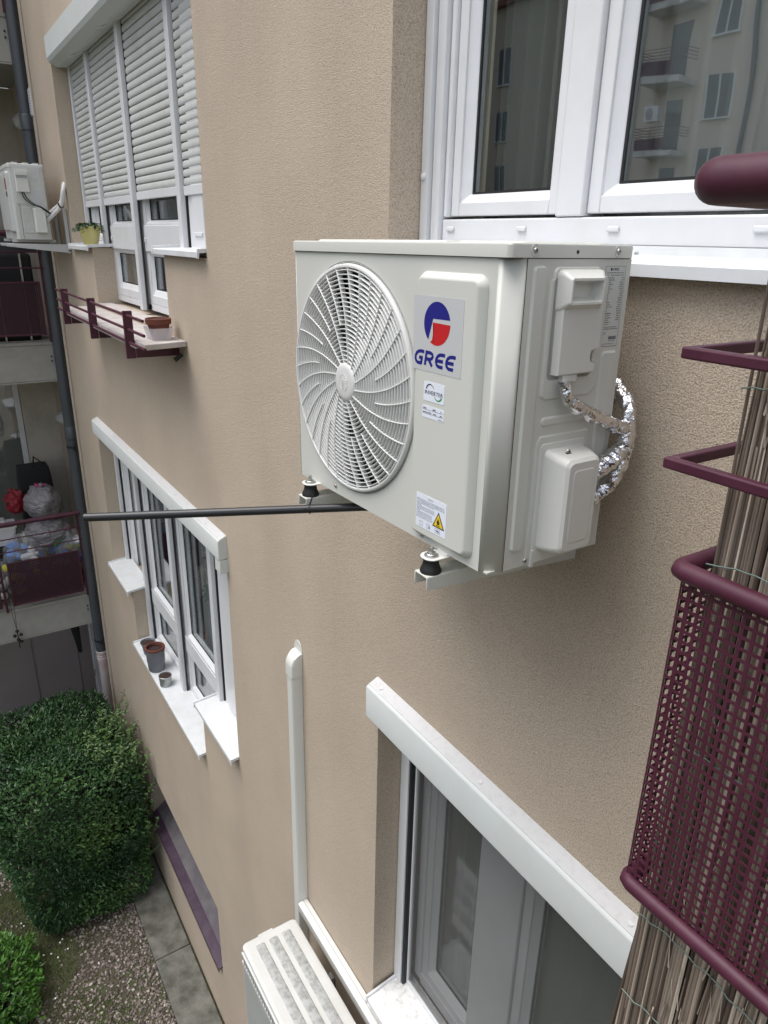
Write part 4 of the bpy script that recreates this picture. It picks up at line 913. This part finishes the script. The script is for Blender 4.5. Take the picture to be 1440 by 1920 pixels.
foil([(-.882, -.060, -.325), (-.882, -.062, -.380), (-.888, -.085, -.440), (-.900, -.120, -.475), (-.905, -.150, -.490)], lambda s: .0115 + .004 * sin(s * 3), 4, 'pipe_sleeve')

# ------------------------------------------------------------------ plastic cable ducts below
CD = thing('cable_duct', 'upright cream plastic pipe duct with rounded cap on the wall', 'cable duct', (-2.52, 0, -1.75)); T = Matrix.Translation((2.52, 0, 1.75))
m = MB(T); pl = [(-2.490, -.001), (-2.490, -.042), (-2.498, -.052), (-2.542, -.052), (-2.552, -.042), (-2.552, -.001)]; m.loft([[(a, b, z) for a, b in pl] for z in (-4.9, -1.80)]); m.build('duct', 'acplastic', CD, smooth=True, angle=50)
m = MB(T); rings = []
for k in range(10):
    a = radians(k * 10); z = -1.845 + .05 + .062 * sin(a) ; y1 = -.056 * (1 - (1 - cos(a)) * .93)
    rings.append([(-2.487, -.001, z), (-2.486, y1 * .82, z), (-2.496, y1, z), (-2.546, y1, z), (-2.556, y1 * .82, z), (-2.555, -.001, z)])
rings.insert(0, [(p[0], p[1], -1.845) for p in rings[0]]); m.loft(rings); m.build('end_cap', 'acplastic', CD, smooth=True, angle=60)
m = MB(T); m.loft([[(x, y, z) for x, z in [(-2.521 + .040 * cos(radians(a)), -1.735 + .055 * sin(radians(a))) for a in range(0, 360, 15)]] for y in (-.0008, -.004)]); m.build('wall_flange', 'acplastic', CD)
CH = thing('cable_duct', 'level cream plastic pipe duct running behind the old unit to under the sill', 'cable duct', (-2.48, 0, -3.20)); T = Matrix.Translation((2.48, 0, 3.20))
m = MB(T); pl = [(-.001, -3.204), (-.006, -3.198), (-.046, -3.198), (-.056, -3.206), (-.056, -3.250), (-.046, -3.262), (-.001, -3.262)]; m.loft([[(x, a, b) for a, b in pl] for x in (-2.488, .6)]); m.build('duct', 'acplastic', CH, smooth=True, angle=50)
m = MB(T); m.box(-2.486, .59, -.029, -.0275, -3.1975, -3.1968); m.build('lid_seam', 'inkgrey', CH)

# ------------------------------------------------------------------ old unit at the bottom
A3 = thing('air_conditioner', 'old speckled white outdoor unit seen from above at the bottom edge', 'air conditioner', (-2.42, -.395, -3.75)); L3 = .82; D3 = .285; H3 = .555
m = MB(); m.loft([[(a, b, z) for a, b in rrect(0.004, L3 - .004, .003, D3 - .003, .02, 4)] for z in (.0, H3 - .022)]); m.build('body', 'ac_old', A3, smooth=True)
m = MB(); m.loft([rr3(0, L3, 0, D3, .024, H3 - .024), rr3(0, L3, 0, D3, .024, H3 - .004), rr3(.004, L3 - .004, .004, D3 - .004, .022, H3), rr3(.02, L3 - .02, .02, D3 - .02, .02, H3 + .001)]); m.box(-.008, .002, .09, .165, H3 - .020, H3 - .004); l3 = m.build('lid', 'ac_old', A3, smooth=True, angle=50)
m = MB()
for k in range(3): m.pad([(a, b) for a, b in rrect(.045, L3 - .06, .055 + k * .068, .100 + k * .068, .010)], .005, .004, lambda u, v, h: (u, v, H3 + .0008 + h))
m.build('lid_rib', 'ac_dirt', l3, smooth=True, angle=30)
m = MB()
for k in range(34): m.box(.03 + k * .0215, .030 + k * .0215 + .012, -.0045, -.0005, H3 - .075, H3 - .040)
m.build('vent_slots', 'acdark', A3)
m = MB()
for k in range(34): m.box(.0425 + k * .0215, .0425 + k * .0215 + .0085, -.008, .001, H3 - .08, H3 - .034)
m.box(.02, L3 - .03, -.008, .001, H3 - .034, H3 - .026); m.box(.02, L3 - .03, -.008, .001, H3 - .10, H3 - .08); m.build('vent_fins', 'ac_old', A3)
m = MB()
for k in range(60): m.box(.03 + k * .0125, .0345 + k * .0125, -.006, -.001, .03, H3 - .11)
m.build('front_grille', 'ac_old', A3)
B3 = thing('wall_bracket', 'grey wall bracket behind the old unit at the bottom', 'bracket', (-2.0, 0, -3.72))
for x in (-.22, .30):
    m = MB(); m.box(x - .018, x + .018, -.022, -.004, -.2, .27); m.box(x - .018, x + .018, -.40, -.0222, -.074, -.034); m.build('bracket_leg', 'grey_rail', B3, bevel=.002)
    m = MB()
    for dz in (.20, .24): m.lathe([(.0, -.008), (.006, -.007), (.008, 0)], (x, -.0222, dz), 8, 'Y')
    m.build('bolt', 'steel', B3)

# ------------------------------------------------------------------ far unit on the left with its bracket
A2 = thing('air_conditioner', 'weathered white outdoor unit with two black cables, far left above the middle balcony', 'air conditioner', (-7.36, -.385, -.058)); L2, D2, H2 = .74, .255, .545
s2 = lambda u, v, h: (L2 + h, u, v)
m = MB(); m.loft([[(a, b, z) for a, b in rrect(0, L2, 0, D2, .022, 5)] for z in (0, H2 - .03)]); m.build('body', 'ac_old', A2, smooth=True, angle=50)
m = MB(); m.loft([rr3(-.003, L2 + .003, -.003, D2 + .003, .024, H2 - .030), rr3(-.003, L2 + .003, -.003, D2 + .003, .024, H2 - .006), rr3(.003, L2 - .003, .003, D2 - .003, .02, H2)])
for k in range(3): m.box(.1, L2 - .01, .04 + k * .075, .075 + k * .075, H2 - .002, H2 + .010)
m.build('lid', 'ac_old', A2, smooth=True, angle=50)
m = MB(); m.box(L2 - .02, L2 + .0012, .046, .048, .005, H2 - .031); m.build('corner_seam', 'acdark', A2)
m = MB(); m.pad(rrect(.025, .225, .255, .515, .012), .004, .004, s2); m.pad(rrect(.055, .130, .045, .235, .012), .004, .004, s2)
for k in range(3): m.box(L2 + .003, L2 + .006, .165, .205, .38 + k * .055, .383 + k * .055); m.box(L2 + .003, L2 + .006, .060, .125, .08 + k * .06, .083 + k * .06)
m.build('side_panel', 'ac_old', A2, smooth=True)
m = MB(); m.pad(rrect(.040, .135, .340, .495, .008), .024, .005, s2); m.box(L2 + .020, L2 + .032, .042, .130, .462, .492); m.build('cover_plate', 'acplastic', A2, smooth=True)
m = MB(); m.box(L2 + .0245, L2 + .0265, .048, .124, .442, .460); m.build('cover_recess', 'grey_rail', A2)
m = MB(); m.pad(rrect(.135, .225, .045, .235, .014), .050, .008, s2); m.build('valve_cover', 'acplastic', A2, smooth=True)
m = MB(); m.box(L2 + .004, L2 + .005, .160, .212, .290, .360); m.box(L2 + .004, L2 + .005, .160, .215, .262, .282); m.build('rating_label', 'silver', A2)
m = MB()
for dy in (0, .012): m.pipe(catmull([(L2 + .018, .075 + dy, .345), (L2 + .022, .085 + dy * 1.6, .300), (L2 + .036, .130 + dy * 1.6, .258), (L2 + .058, .180 + dy, .240), (L2 + .040, .235 + dy, .205), (L2 - .02, .30, .17)], 6), .0042, 6)
m.build('cable', 'rubber', A2, smooth=True)
m = MB(); m.pad(rrect(.05, .45, .06, .49, .05), .012, .006, lambda u, v, h: (u, -h, v)); m.pad(rrect(.50, L2 - .03, .05, .49, .02), .020, .008, lambda u, v, h: (u, -h, v)); m.build('front_panel', 'ac_old', A2, smooth=True)
m = MB(); m.box(L2 - .12, L2 - .06, -.0215, -.0205, .36, .44); m.cur = 1; m.box(L2 - .12, L2 - .06, -.0215, -.0205, .31, .345); m.build('logo_sticker', ['redcloth', 'ink'], A2)
for x in (.10, .64):
    m = MB(); m.box(x - .02, x + .02, -.03, .29, -.022, -.001); m.build('foot_rail', 'ac_old', A2)
B2 = thing('wall_bracket', 'grey white wall bracket under the far left condenser', 'bracket', (-6.64, 0, -.12))
for x in (0, -.42):
    m = MB(); m.loft([[(x + q, y, z) for y, z in ((-.47, .028), (-.03, .028), (-.03, -.036), (-.47, .008))] for q in (0, .03)]); m.build('arm', 'silver', B2, bevel=.002)
    m = MB(); m.box(x - .004, x + .036, -.029, -.004, -.04, .30); m.build('upright', 'silver', B2, bevel=.002)
m = MB()
for z in (-.02, .008): m.lathe([(0, .004), (.006, .003), (.007, 0)], (.0365, -.016, z), 8, 'X')
m.build('bolt', 'rubber', B2)
P2 = thing('pipe_bundle', 'pair of white wrapped pipes bending up behind the far left condenser', 'pipe', (-6.62, -.1, .1))
for k, d in enumerate(((0, 0), (.012, -.035))):
    m = MB(); m.pipe(catmull([(.0 + d[0], -.055, .02 + d[1]), (.03 + d[0], .0, .065 + d[1] * .8), (.07 + d[0], .055, .12 + d[1] * .4), (.085 + d[0] * 2, .075, .20), (.06 + d[0], .095, .26)], 8), .0155, 10, jit=.05); m.build('wrapped_pipe', 'wrap', P2, smooth=True, angle=70)
m = MB(); m.pipe([(.072, .045, .095), (.078, .05, .10)], .024, 10); m.build('cable_tie', 'rubber', P2)

# ------------------------------------------------------------------ ledge with three-bar guard below the far upper window
LG = thing('window_ledge', 'stone window ledge with burgundy three bar guard below the shuttered window', 'ledge', (-4.8, 0, -.54)); T = Matrix.Translation((4.8, 0, .54))
m = MB(T); m.loft([[(-5.98, -.001, z), (-5.98, -.235, z), (-3.73, -.235, z), (-3.785, -.001, z)] for z in (-.552, -.522)]); m.build('slab', 'stone', LG, bevel=.004)
m = MB(T); m.box(-5.9, -3.80, -.262, -.2352, -.548, -.540); m.build('edge_strip', 'stone', LG)
for x in (-5.67, -4.80, -3.93):
    m = MB(T); m.box(x - .003, x + .014, -.282, -.236, -.615, -.372)
    m.loft([[(q, -.235, -.612), (q, -.005, -.612), (q, -.005, -.555), (q, -.235, -.555)] for q in (x + .015, x + .022)]); m.build('post', 'burg', LG, bevel=.001)
for z in (-.395, -.465, -.532):
    m = MB(T); m.pipe([(-5.97, -.262, z), (-3.62, -.262, z)], .0080, 8); m.build('guard_bar', 'burg', LG, smooth=True)
m = MB(T); m.pipe([(-3.86, -.01, -.60), (-3.86, -.05, -.63)], .012, 8); m.build('hook', 'gasket', LG)

# pots
def pot(name, label, cat, loc, prof, mt, soil=None, group=None):
    t = thing(name, label, cat, loc, group=group); m = MB(); m.lathe(prof, (0, 0, 0), 28); m.build('pot', mt, t, smooth=True, angle=40)
    if soil: m = MB(); m.lathe([(soil[0], soil[1]), (soil[0] * .5, soil[1] + .006), (0, soil[1] + .004)], (0, 0, 0), 20); m.build('soil', 'earth', t, smooth=True)
    return t
yp = pot('flower_pot', 'pale yellow flower pot with drooping dark green plant on the left sill', 'flower pot', (-5.90, .012, -.082), [(0, 0), (.046, 0), (.050, .005), (.068, .075), (.076, .125), (.078, .128), (.073, .128), (.068, .115)], 'yellowpot', (.07, .112))
m = MB(); m.use_t = True; rnd = random.Random(4)
def leaf(mb, p, d, L_, w_, up=Vector((0, 0, 1)), tn=.5, fold=.25):
    d = d.normalized(); s = d.cross(up); s = s.normalized() if s.length > .01 else Vector((1, 0, 0)); n = s.cross(d).normalized(); mb.tn = tn
    a = p; b = p + d * L_ * .45 + s * w_ * .5 + n * w_ * fold; c = p + d * L_; e = p + d * L_ * .45 - s * w_ * .5 + n * w_ * fold; q = p + d * L_ * .5
    mb.add([a, b, q, e, c], [(0, 2, 1), (0, 3, 2), (1, 2, 4), (2, 3, 4)])
for k in range(170):
    a = rnd.uniform(0, 6.28); q = Vector((cos(a), sin(a), 0)); R0 = rnd.uniform(.02, .105); z = .125 + .03 * (1 - R0 / .1) - max(0, R0 - .07) * .9
    leaf(m, q * R0 + Vector((0, 0, z)), q + Vector((rnd.uniform(-.6, .6), rnd.uniform(-.6, .6), rnd.uniform(-.9, .3))), rnd.uniform(.025, .045), .018, tn=rnd.random())
m.build('foliage', 'succ', yp)
tp = thing('plant_tray', 'clear plastic tray holding a small terracotta pot on the stone ledge', 'tray', (-3.92, -.105, -.520)); m = MB()
pls = [(0, .80), (.060, 1.0), (.062, 1.06), (.060, 1.06), (.059, .98), (.004, .78)]
m.loft([[(a * s, b * s, z) for a, b in rrect(-.085, .085, -.062, .062, .02, 4)] for z, s in pls], True, True); m.build('tray', 'clear', tp, smooth=True)
tt_ = pot('flower_pot', 'small terracotta pot standing in the clear tray on the ledge', 'flower pot', (-3.93, -.100, -.514), [(0, 0), (.042, 0), (.058, .070), (.066, .070), (.068, .098), (.062, .100), (.058, .09)], 'terra', (.06, .09))
pot('flower_pot', 'tall dark grey ribbed pot with reddish rim on the lower left sill', 'flower pot', (-5.29, .010, -3.395), [(0, 0), (.062, 0), (.066, .01), (.070, .08), (.072, .085), (.074, .16), (.077, .17), (.078, .205), (.074, .207), (.070, .19)], 'greypot', (.07, .185))
t = bpy.data.objects.get('flower_pot.002')
m = MB(); m.lathe([(.0785, .198), (.082, .200), (.082, .214), (.068, .216), (.062, .198), (.062, .190)], (0, 0, 0), 28); m.build('inner_pot', 'terra', t, smooth=True)
pot('tin_can', 'small metal can filled with soil in front of the tall grey pot', 'can', (-5.03, .008, -3.395), [(0, 0), (.046, 0), (.046, .004), (.050, .084), (.052, .086), (.048, .088), (.047, .08)], 'tin', (.047, .080))
pot('flower_pot', 'dark dish pot of withered soil partly behind the tall grey pot', 'flower pot', (-5.56, .020, -3.39), [(0, 0), (.04, 0), (.052, .08), (.064, .11), (.066, .112), (.060, .112), (.055, .10)], 'greypot', (.058, .100))

# ------------------------------------------------------------------ near balcony railing at the right
NX, NY = -.480, -.498
NR = thing('balcony_railing', 'near burgundy balcony railing with thick handrail and square hole mesh at right', 'railing', (NX, NY, -.90)); T = Matrix.Translation((-NX, -NY, .90))
hy = NY
m = MB(T); HX = NX - .008; path = [(1.6, hy, .0615), (HX + .016, hy, .0615), (HX + .008, hy + .002, .0615), (HX + .002, hy + .008, .0615), (HX, hy + .016, .0615), (HX, -.02, .0615)]
m.pipe(path, .0228, 24); m.build('handrail', 'burg', NR, smooth=True)
for z in (-.108, -.232):
    m = MB(T); h_ = .0065
    m.box(NX - h_, 1.6, NY - h_, NY + h_, z - h_, z + h_); m.box(NX - h_, NX + h_, NY + h_ + .0001, -.01, z - h_, z + h_); m.build('rail_bar', 'burg', NR, bevel=.0025, seg=3)
for z, r_ in ((-.352, .0118), (-.826, .0112)):
    m = MB(T); PX = NX + (.034 if z > -.6 else .040); m.pipe([(1.6, NY - .002, z), (PX + .010, NY - .002, z), (PX + .003, NY + .001, z), (PX, NY + .008, z), (PX, NY + .02, z), (PX, -.01, z)], r_, 16); m.build('panel_rim', 'burg', NR, smooth=True)
def mesh_sheet(u0, u1, v0, v1, pitch, hole, thick, fr_):
    m = MB(); nu = int(round((u1 - u0) / pitch)); nv = int(round((v1 - v0) / pitch)); g = (pitch - hole) / 2
    us = []; vs = []
    for i in range(nu): us += [u0 + i * pitch + g, u0 + i * pitch + g + hole]
    us = [u0] + us + [u0 + nu * pitch]
    for j in range(nv): vs += [v0 + j * pitch + g, v0 + j * pitch + g + hole]
    vs = [v0] + vs + [v0 + nv * pitch]
    NU, NV = len(us), len(vs); V = []
    for h in (-thick / 2, thick / 2):
        for b in vs:
            for a in us: V.append(fr_(a, b, h))
    F = []; off = NU * NV; I = lambda i, j, k=0: k * off + j * NU + i
    for j in range(NV - 1):
        for i in range(NU - 1):
            if i % 2 == 1 and j % 2 == 1:
                F += [(I(i, j), I(i + 1, j), I(i + 1, j, 1), I(i, j, 1)), (I(i + 1, j), I(i + 1, j + 1), I(i + 1, j + 1, 1), I(i + 1, j, 1)), (I(i + 1, j + 1), I(i, j + 1), I(i, j + 1, 1), I(i + 1, j + 1, 1)), (I(i, j + 1), I(i, j), I(i, j, 1), I(i, j + 1, 1))]
            else: F += [(I(i, j), I(i, j + 1), I(i + 1, j + 1), I(i + 1, j)), (I(i, j, 1), I(i + 1, j, 1), I(i + 1, j + 1, 1), I(i, j + 1, 1))]
    m.add(V, F); return m
m = mesh_sheet(NX + .040, .62, -.820, -.358, .0136, .0097, .0014, lambda u, v, h: (u - NX, h, v + .90)); m.build('mesh_panel', 'burg', NR)
m = mesh_sheet(NY + .012, -.07, -.820, -.358, .0136, .0097, .0014, lambda u, v, h: (h + .036, u - NY, v + .90)); m.build('mesh_panel', 'burg', NR)
for x, y in ((.35, NY + .02),):
    m = MB(T); m.box(x - .015, x + .015, y - .015, y + .015, -1.0, .04); m.build('post', 'burg', NR, bevel=.002)
# reed mat tied inside the railing
RS = thing('reed_screen', 'weathered dry reed mat tied with green wire inside the near railing', 'screen', (-.2, -.455, -1.0)); T = Matrix.Translation((.2, .455, 1.0))
m = MB(T); m.use_t = True; rnd = random.Random(12)
def stalk(x, y, z0, z1, r, lean, lean_y=0.):
    pts = []; rad = []; n = 7; bx = rnd.uniform(-.009, .009); by = rnd.uniform(-.003, .003)
    for k in range(n + 1):
        s = k / n; pts.append((x + lean * (z0 + (z1 - z0) * s + .35) + bx * sin(s * 3.1), y + by * sin(s * 4) + lean_y * s, z0 + (z1 - z0) * s)); rad.append(r * (1.18 if k in (2, 5) else 1) * (.75 + .25 * (1 - s)))
    m.tn = min(1, max(0, rnd.gauss(.46, .33))); m.pipe(pts, rad, 5)
x = -.424
while x < .75:
    for layer in range(2):
        z1 = -.010 + rnd.uniform(-.020, .016) - .012 * layer; z0 = -1.72 + rnd.uniform(-.05, .03)
        if rnd.random() < .10: z1 -= rnd.uniform(.03, .3)
        stalk(x + rnd.uniform(-.002, .002), -.462 + layer * .009 + rnd.uniform(-.003, .003), z0, z1, rnd.uniform(.0018, .0040), rnd.uniform(-.006, .009))
    x += rnd.uniform(.0027, .0043)
for k in range(900):       # torn husks
    x = rnd.uniform(-.405, .55); z = rnd.uniform(-1.6, -.10); L_ = rnd.uniform(.02, .09); m.tn = rnd.uniform(.35, 1); w_ = rnd.uniform(.001, .003); a = rnd.uniform(-.18, .18); yy = -.466 - rnd.uniform(0, .004)
    m.add([(x, yy, z), (x + w_, yy - .001, z), (x + w_ + a * L_, yy - rnd.uniform(0, .008), z + L_), (x + a * L_, yy, z + L_)], [(0, 1, 2, 3)])
for k in range(16):        # loose bundle hanging at the lower left end
    xx = -.428 + k * .0030; stalk(xx, -.452 + rnd.uniform(-.012, .02), -1.9, -.86 - rnd.uniform(0, .08), rnd.uniform(.003, .006), rnd.uniform(-.03, .03), .01)
m.build('reeds', 'reed', RS, smooth=True, angle=60)
m = MB(T); m.loft([[(x_, y_, z_) for x_, y_ in ((-.428, -.443), (.75, -.443), (.75, -.439), (-.428, -.439))] for z_ in (-1.68, -.035)]); m.build('shadow_layer', 'reed_shade', RS)  # dark sheet behind the stalks, coloured as the shade between them
for z in (-.14, -.345, -.60, -.90, -1.06, -1.30, -1.55):
    m = MB(T); pts = [(-.43 + .012 * k, -.4700 + rnd.uniform(-.0015, .002), z + rnd.uniform(-.003, .003) + (.006 * sin(k * .3))) for k in range(96)]; m.pipe(pts, .0009, 5)
    m.build('binding_wire', 'wire', RS, smooth=True)


# ------------------------------------------------------------------ garden
xs_ = [-60 + 2 * k for k in range(60)]
m = MB(); m.add([(-60, -60, G), (60, -60, G), (60, 60, G), (-60, 60, G)], [(0, 1, 2, 3)]); struct(m.build('ground', 'soil', None))
m = MB(); xe = -7.5; k = 0
while xe < 3:
    L_ = 2.45; m.box(xe + .004, xe + L_ - .004, -.345, -.02, G - .05, G + .035); xe += L_
struct(m.build('pavement_strip', 'paving', None, bevel=.006))
m = MB(); m.use_t = True; rnd = random.Random(31)
ico = bmesh.new(); bmesh.ops.create_icosphere(ico, subdivisions=1, radius=1.0); IV = [v.co.copy() for v in ico.verts]; ico.verts.index_update(); IF = [tuple(v.index for v in f.verts) for f in ico.faces]; ico.free()
for k in range(9000):
    x = rnd.uniform(-7.2, -3.6); y = -.352 - rnd.random() ** 1.3 * 1.25
    dens = noise.noise(Vector((x * 1.3, y * 1.6, 3))) * .35
    lim = -.98 + dens + (-.3 if x > -5.2 else 0)
    if y < lim and rnd.random() < .90: continue
    if -7.3 < x < -5.9 and y > -1.2: continue
    s = rnd.uniform(.007, .018); rot = Matrix.Rotation(rnd.uniform(0, 6.28), 3, 'Z') @ Matrix.Rotation(rnd.uniform(0, 6.28), 3, 'X'); sc = Vector((rnd.uniform(.8, 1.4), rnd.uniform(.7, 1.1), rnd.uniform(.5, .8))); m.tn = min(1, max(0, rnd.gauss(.42, .24)))
    m.add([Vector((x, y, G + s * .35)) + rot @ Vector((v.x * sc.x, v.y * sc.y, v.z * sc.z)) * s for v in IV], IF)
for k in range(1500):
    x = rnd.uniform(-8.2, -6.6); y = rnd.uniform(-1.75, -1.0); s = rnd.uniform(.008, .018); m.tn = rnd.uniform(.4, 1); sc = Vector((1.2, 1, .7)); m.add([Vector((x, y, G + s * .3)) + Vector((v.x * sc.x, v.y * sc.y, v.z * sc.z)) * s for v in IV], IF)
stuff(m.build('gravel', 'gravel', None, smooth=True, angle=180))
m = MB(); m.use_t = True
for k in range(30000):
    x = rnd.uniform(-7.0, -3.6); y = rnd.uniform(-1.9, -.70)
    if noise.noise(Vector((x * 2.2, y * 2.2, 7))) < -.02 - (.25 if y < -1.05 else 0): continue
    h = rnd.uniform(.012, .042); a = rnd.uniform(0, 6.28); m.tn = rnd.random(); w_ = .003; p = Vector((x, y, G)); q = Vector((cos(a), sin(a), 0)); l_ = Vector((rnd.uniform(-.02, .02), rnd.uniform(-.02, .02), h)); m.add([p - q * w_, p + q * w_, p + l_], [(0, 1, 2)])
stuff(m.build('grass', 'grass', None))
m = MB()
for k in range(13):
    x = rnd.uniform(-6.3, -4.9); y = rnd.uniform(-1.55, -1.0); m.lathe([(0, .004), (.007, .005), (.008, 0)], (x, y, G + .045), 8)
stuff(m.build('daisies', 'petal', None))

def bush(name, label, cat, c, dims, nleaf, L_, mt, seed, boxy=.55, sprigs=0, lump=.10, taper=0.):
    t = thing(name, label, cat, (c[0], c[1], G)); rnd = random.Random(seed); ax, ay, az = dims; m = MB(); m.use_t = True
    def surf(d):
        # superellipsoid radius with lumps
        e = 4.0 * boxy + 2; k = (abs(d.x / ax) ** e + abs(d.y / ay) ** e + abs(d.z / az) ** e) ** (-1 / e)
        return k * (1 + lump * noise.noise(Vector((d.x * 2.2, d.y * 2.2, d.z * 2.2 + seed))) + lump * .5 * noise.noise(d * 6))
    for k in range(nleaf):
        d = Vector((rnd.gauss(0, 1) * ax, rnd.gauss(0, 1) * ay, rnd.gauss(0, 1) * az)).normalized(); s = surf(d); dep = 1 - abs(rnd.gauss(0, .055)); p = d * s * dep + Vector((0, 0, az))
        if p.z < .03: continue
        if p.y < 0: p.y *= (1 - taper) + taper * min(1, p.z / (az * 1.5))
        hole = noise.noise(p * 3.1 + Vector((seed, 3, 1)))
        if hole < -.34 and rnd.random() < .8: continue
        nrm = Vector((d.x / ax, d.y / ay, d.z / az)).normalized(); dir_ = (nrm * rnd.uniform(.1, .9) + Vector((rnd.uniform(-1, 1), rnd.uniform(-1, 1), rnd.uniform(-.4, .9)))).normalized()
        leaf(m, p, dir_, L_ * rnd.uniform(.7, 1.25), L_ * .5, up=(nrm + Vector((rnd.uniform(-.5, .5), rnd.uniform(-.5, .5), rnd.uniform(-.5, .5)))), tn=min(1, max(0, .42 + .5 * noise.noise(p * 2.3) + rnd.uniform(-.25, .25))))
    tw = MB()
    for k in range(sprigs):
        a = rnd.uniform(-.5, 1.3); top = rnd.random() < .55
        p = Vector((ax * rnd.uniform(-.2, .95), ay * rnd.uniform(.35, .98), az * 2 - .14)) if top else Vector((ax * rnd.uniform(.3, .95), ay * .97, az * rnd.uniform(.5, 1.9)))
        d = Vector((rnd.uniform(-.2, .4), rnd.uniform(-.1, .5), rnd.uniform(.5, 1.3))).normalized(); Ls = rnd.uniform(.16, .40); tw.pipe([p, p + d * Ls], [.004, .0015], 5)
        for j in range(int(Ls / .018)):
            q = p + d * (j * .018); s_ = Vector((rnd.uniform(-1, 1), rnd.uniform(-1, 1), rnd.uniform(0, .6))); leaf(m, q, s_, L_ * 1.0, L_ * .5, tn=rnd.uniform(.7, 1.0))
    for k in range(9):
        a = k * .7; tw.pipe([(rnd.uniform(-.15, .15), rnd.uniform(-.12, .12), 0), (ax * .5 * cos(a), ay * .5 * sin(a), az * .9), (ax * .8 * cos(a), ay * .8 * sin(a), az * 1.6)], [.02, .012, .004], 6)
    # near-black blob; its colour stands for the shade inside the foliage
    core = MB(); blob(core, (0, ay * taper * .35, az * .98), ax * (.78 if lump < .3 else .5), ay * (.78 - taper * .45 if lump < .3 else .5), az * (.84 if lump < .3 else .5), seed, .15, 24, 16); core.build('shade_blob', 'shade_core', t, smooth=True)
    m.build('foliage', mt, t); tw.build('stems', 'bark', t, smooth=True); return t
bush('hedge_bush', 'large clipped dark green bush at the foot of the wall', 'bush', (-6.58, -.78, G), (.84, .67, .85), 48000, .046, 'hedge', 5., 1.9, 90, .09, .40)
bush('leafy_shrub', 'small bright green leafy shrub in the lower left corner', 'shrub', (-5.40, -1.66, G), (.55, .36, .20), 4200, .058, 'shrub', 15., .0, 0, .45)

# ------------------------------------------------------------------ building across the courtyard (seen in the glass)
OY = -27.5
OB = thing('opposite_building', 'beige block with balconies across the courtyard, mirrored in the window glass', 'building', (-28, OY, G)); T = Matrix.Translation((28, -OY, -G))
m = MB(T); m.box(-48, -18.7, OY - 6, OY, G, 11.5); m.build('wall', 'opp_wall', OB)
m = MB(T); m.box(-48.4, -18.3, OY - 6.4, OY + .4, 11.5, 11.9); m.build('roof', 'tile', OB)
for s in range(6):
    z = -5.93 + s * 2.75
    for x in (-20.45, -28.6, -33.2, -41.0):
        m = MB(T); m.box(x - .48, x + .48, OY + .002, OY + .02, z, z + 1.55); w_ = m.build('window', 'opp_dark', OB)
        m = MB(T); m.box(x - .55, x + .55, OY + .001, OY + .14, z - .06, z - .001); m.build('sill', 'pvc', w_)
        m = MB(T); m.box(x - .52, x - .46, OY + .002, OY + .05, z, z + 1.6); m.box(x + .46, x + .52, OY + .002, OY + .05, z, z + 1.6); m.box(x - .04, x + .02, OY + .021, OY + .05, z, z + 1.55); m.build('frame', 'pvc', w_)
    zs_ = 3.80 + (s - 3) * 2.75
    for x0 in (-23.8, -37.2):
        m = MB(T); m.box(x0, x0 + 2.3, OY + .002, OY + 1.1, zs_ - .22, zs_); b_ = m.build('balcony', 'opp_slab', OB)
        m = MB(T)
        for h_ in (1.0, .88, .76, .64): m.box(x0, x0 + 2.3, OY + 1.06, OY + 1.09, zs_ + h_ - .02, zs_ + h_); m.box(x0, x0 + .03, OY, OY + 1.06, zs_ + h_ - .02, zs_ + h_); m.box(x0 + 2.27, x0 + 2.3, OY, OY + 1.06, zs_ + h_ - .02, zs_ + h_)
        m.box(x0 + .05, x0 + 1.9, OY + 1.06, OY + 1.08, zs_ + .05, zs_ + .55); m.build('guard', 'burg', b_)
        m = MB(T); m.box(x0 + .9, x0 + 1.8, OY + .003, OY + .03, zs_, zs_ + 2.1); m.build('door', 'opp_dark', b_)
m = MB(T); m.pipe([(-19.25, OY + .1, G), (-19.25, OY + .1, 11.5)], .09, 10); m.build('downpipe', 'drain', OB, smooth=True)
OC = thing('courtyard_building', 'pale grey block further along the courtyard', 'building', (-10, OY - 2, G)); T = Matrix.Translation((10, -OY + 2, -G))
m = MB(T); m.box(-18.6, 14, OY - 8, OY - 2, G, 9); m.build('wall', 'opp_grey', OC)
m = MB(T)
for s in range(5):
    for k in range(7): m.box(-17 + k * 4.2, -15.6 + k * 4.2, OY - 2, OY - 1.97, -5.4 + s * 2.8, -3.9 + s * 2.8)
m.build('window_row', 'opp_dark', OC)
A4 = thing('air_conditioner', 'small white unit on the balcony of the block across the courtyard', 'air conditioner', (-23.0, OY + .9, 5.3))
m = MB(); m.box(-.4, .4, -.15, .15, -.28, .28); m.build('body', 'pvc', A4, bevel=.02)
m = MB(); m.lathe([(.22, .152), (.20, .16), (0, .16)], (-.1, 0, 0), 20, 'Y'); m.build('fan_grille', 'grey_rail', A4)
bpy.context.view_layer.update()
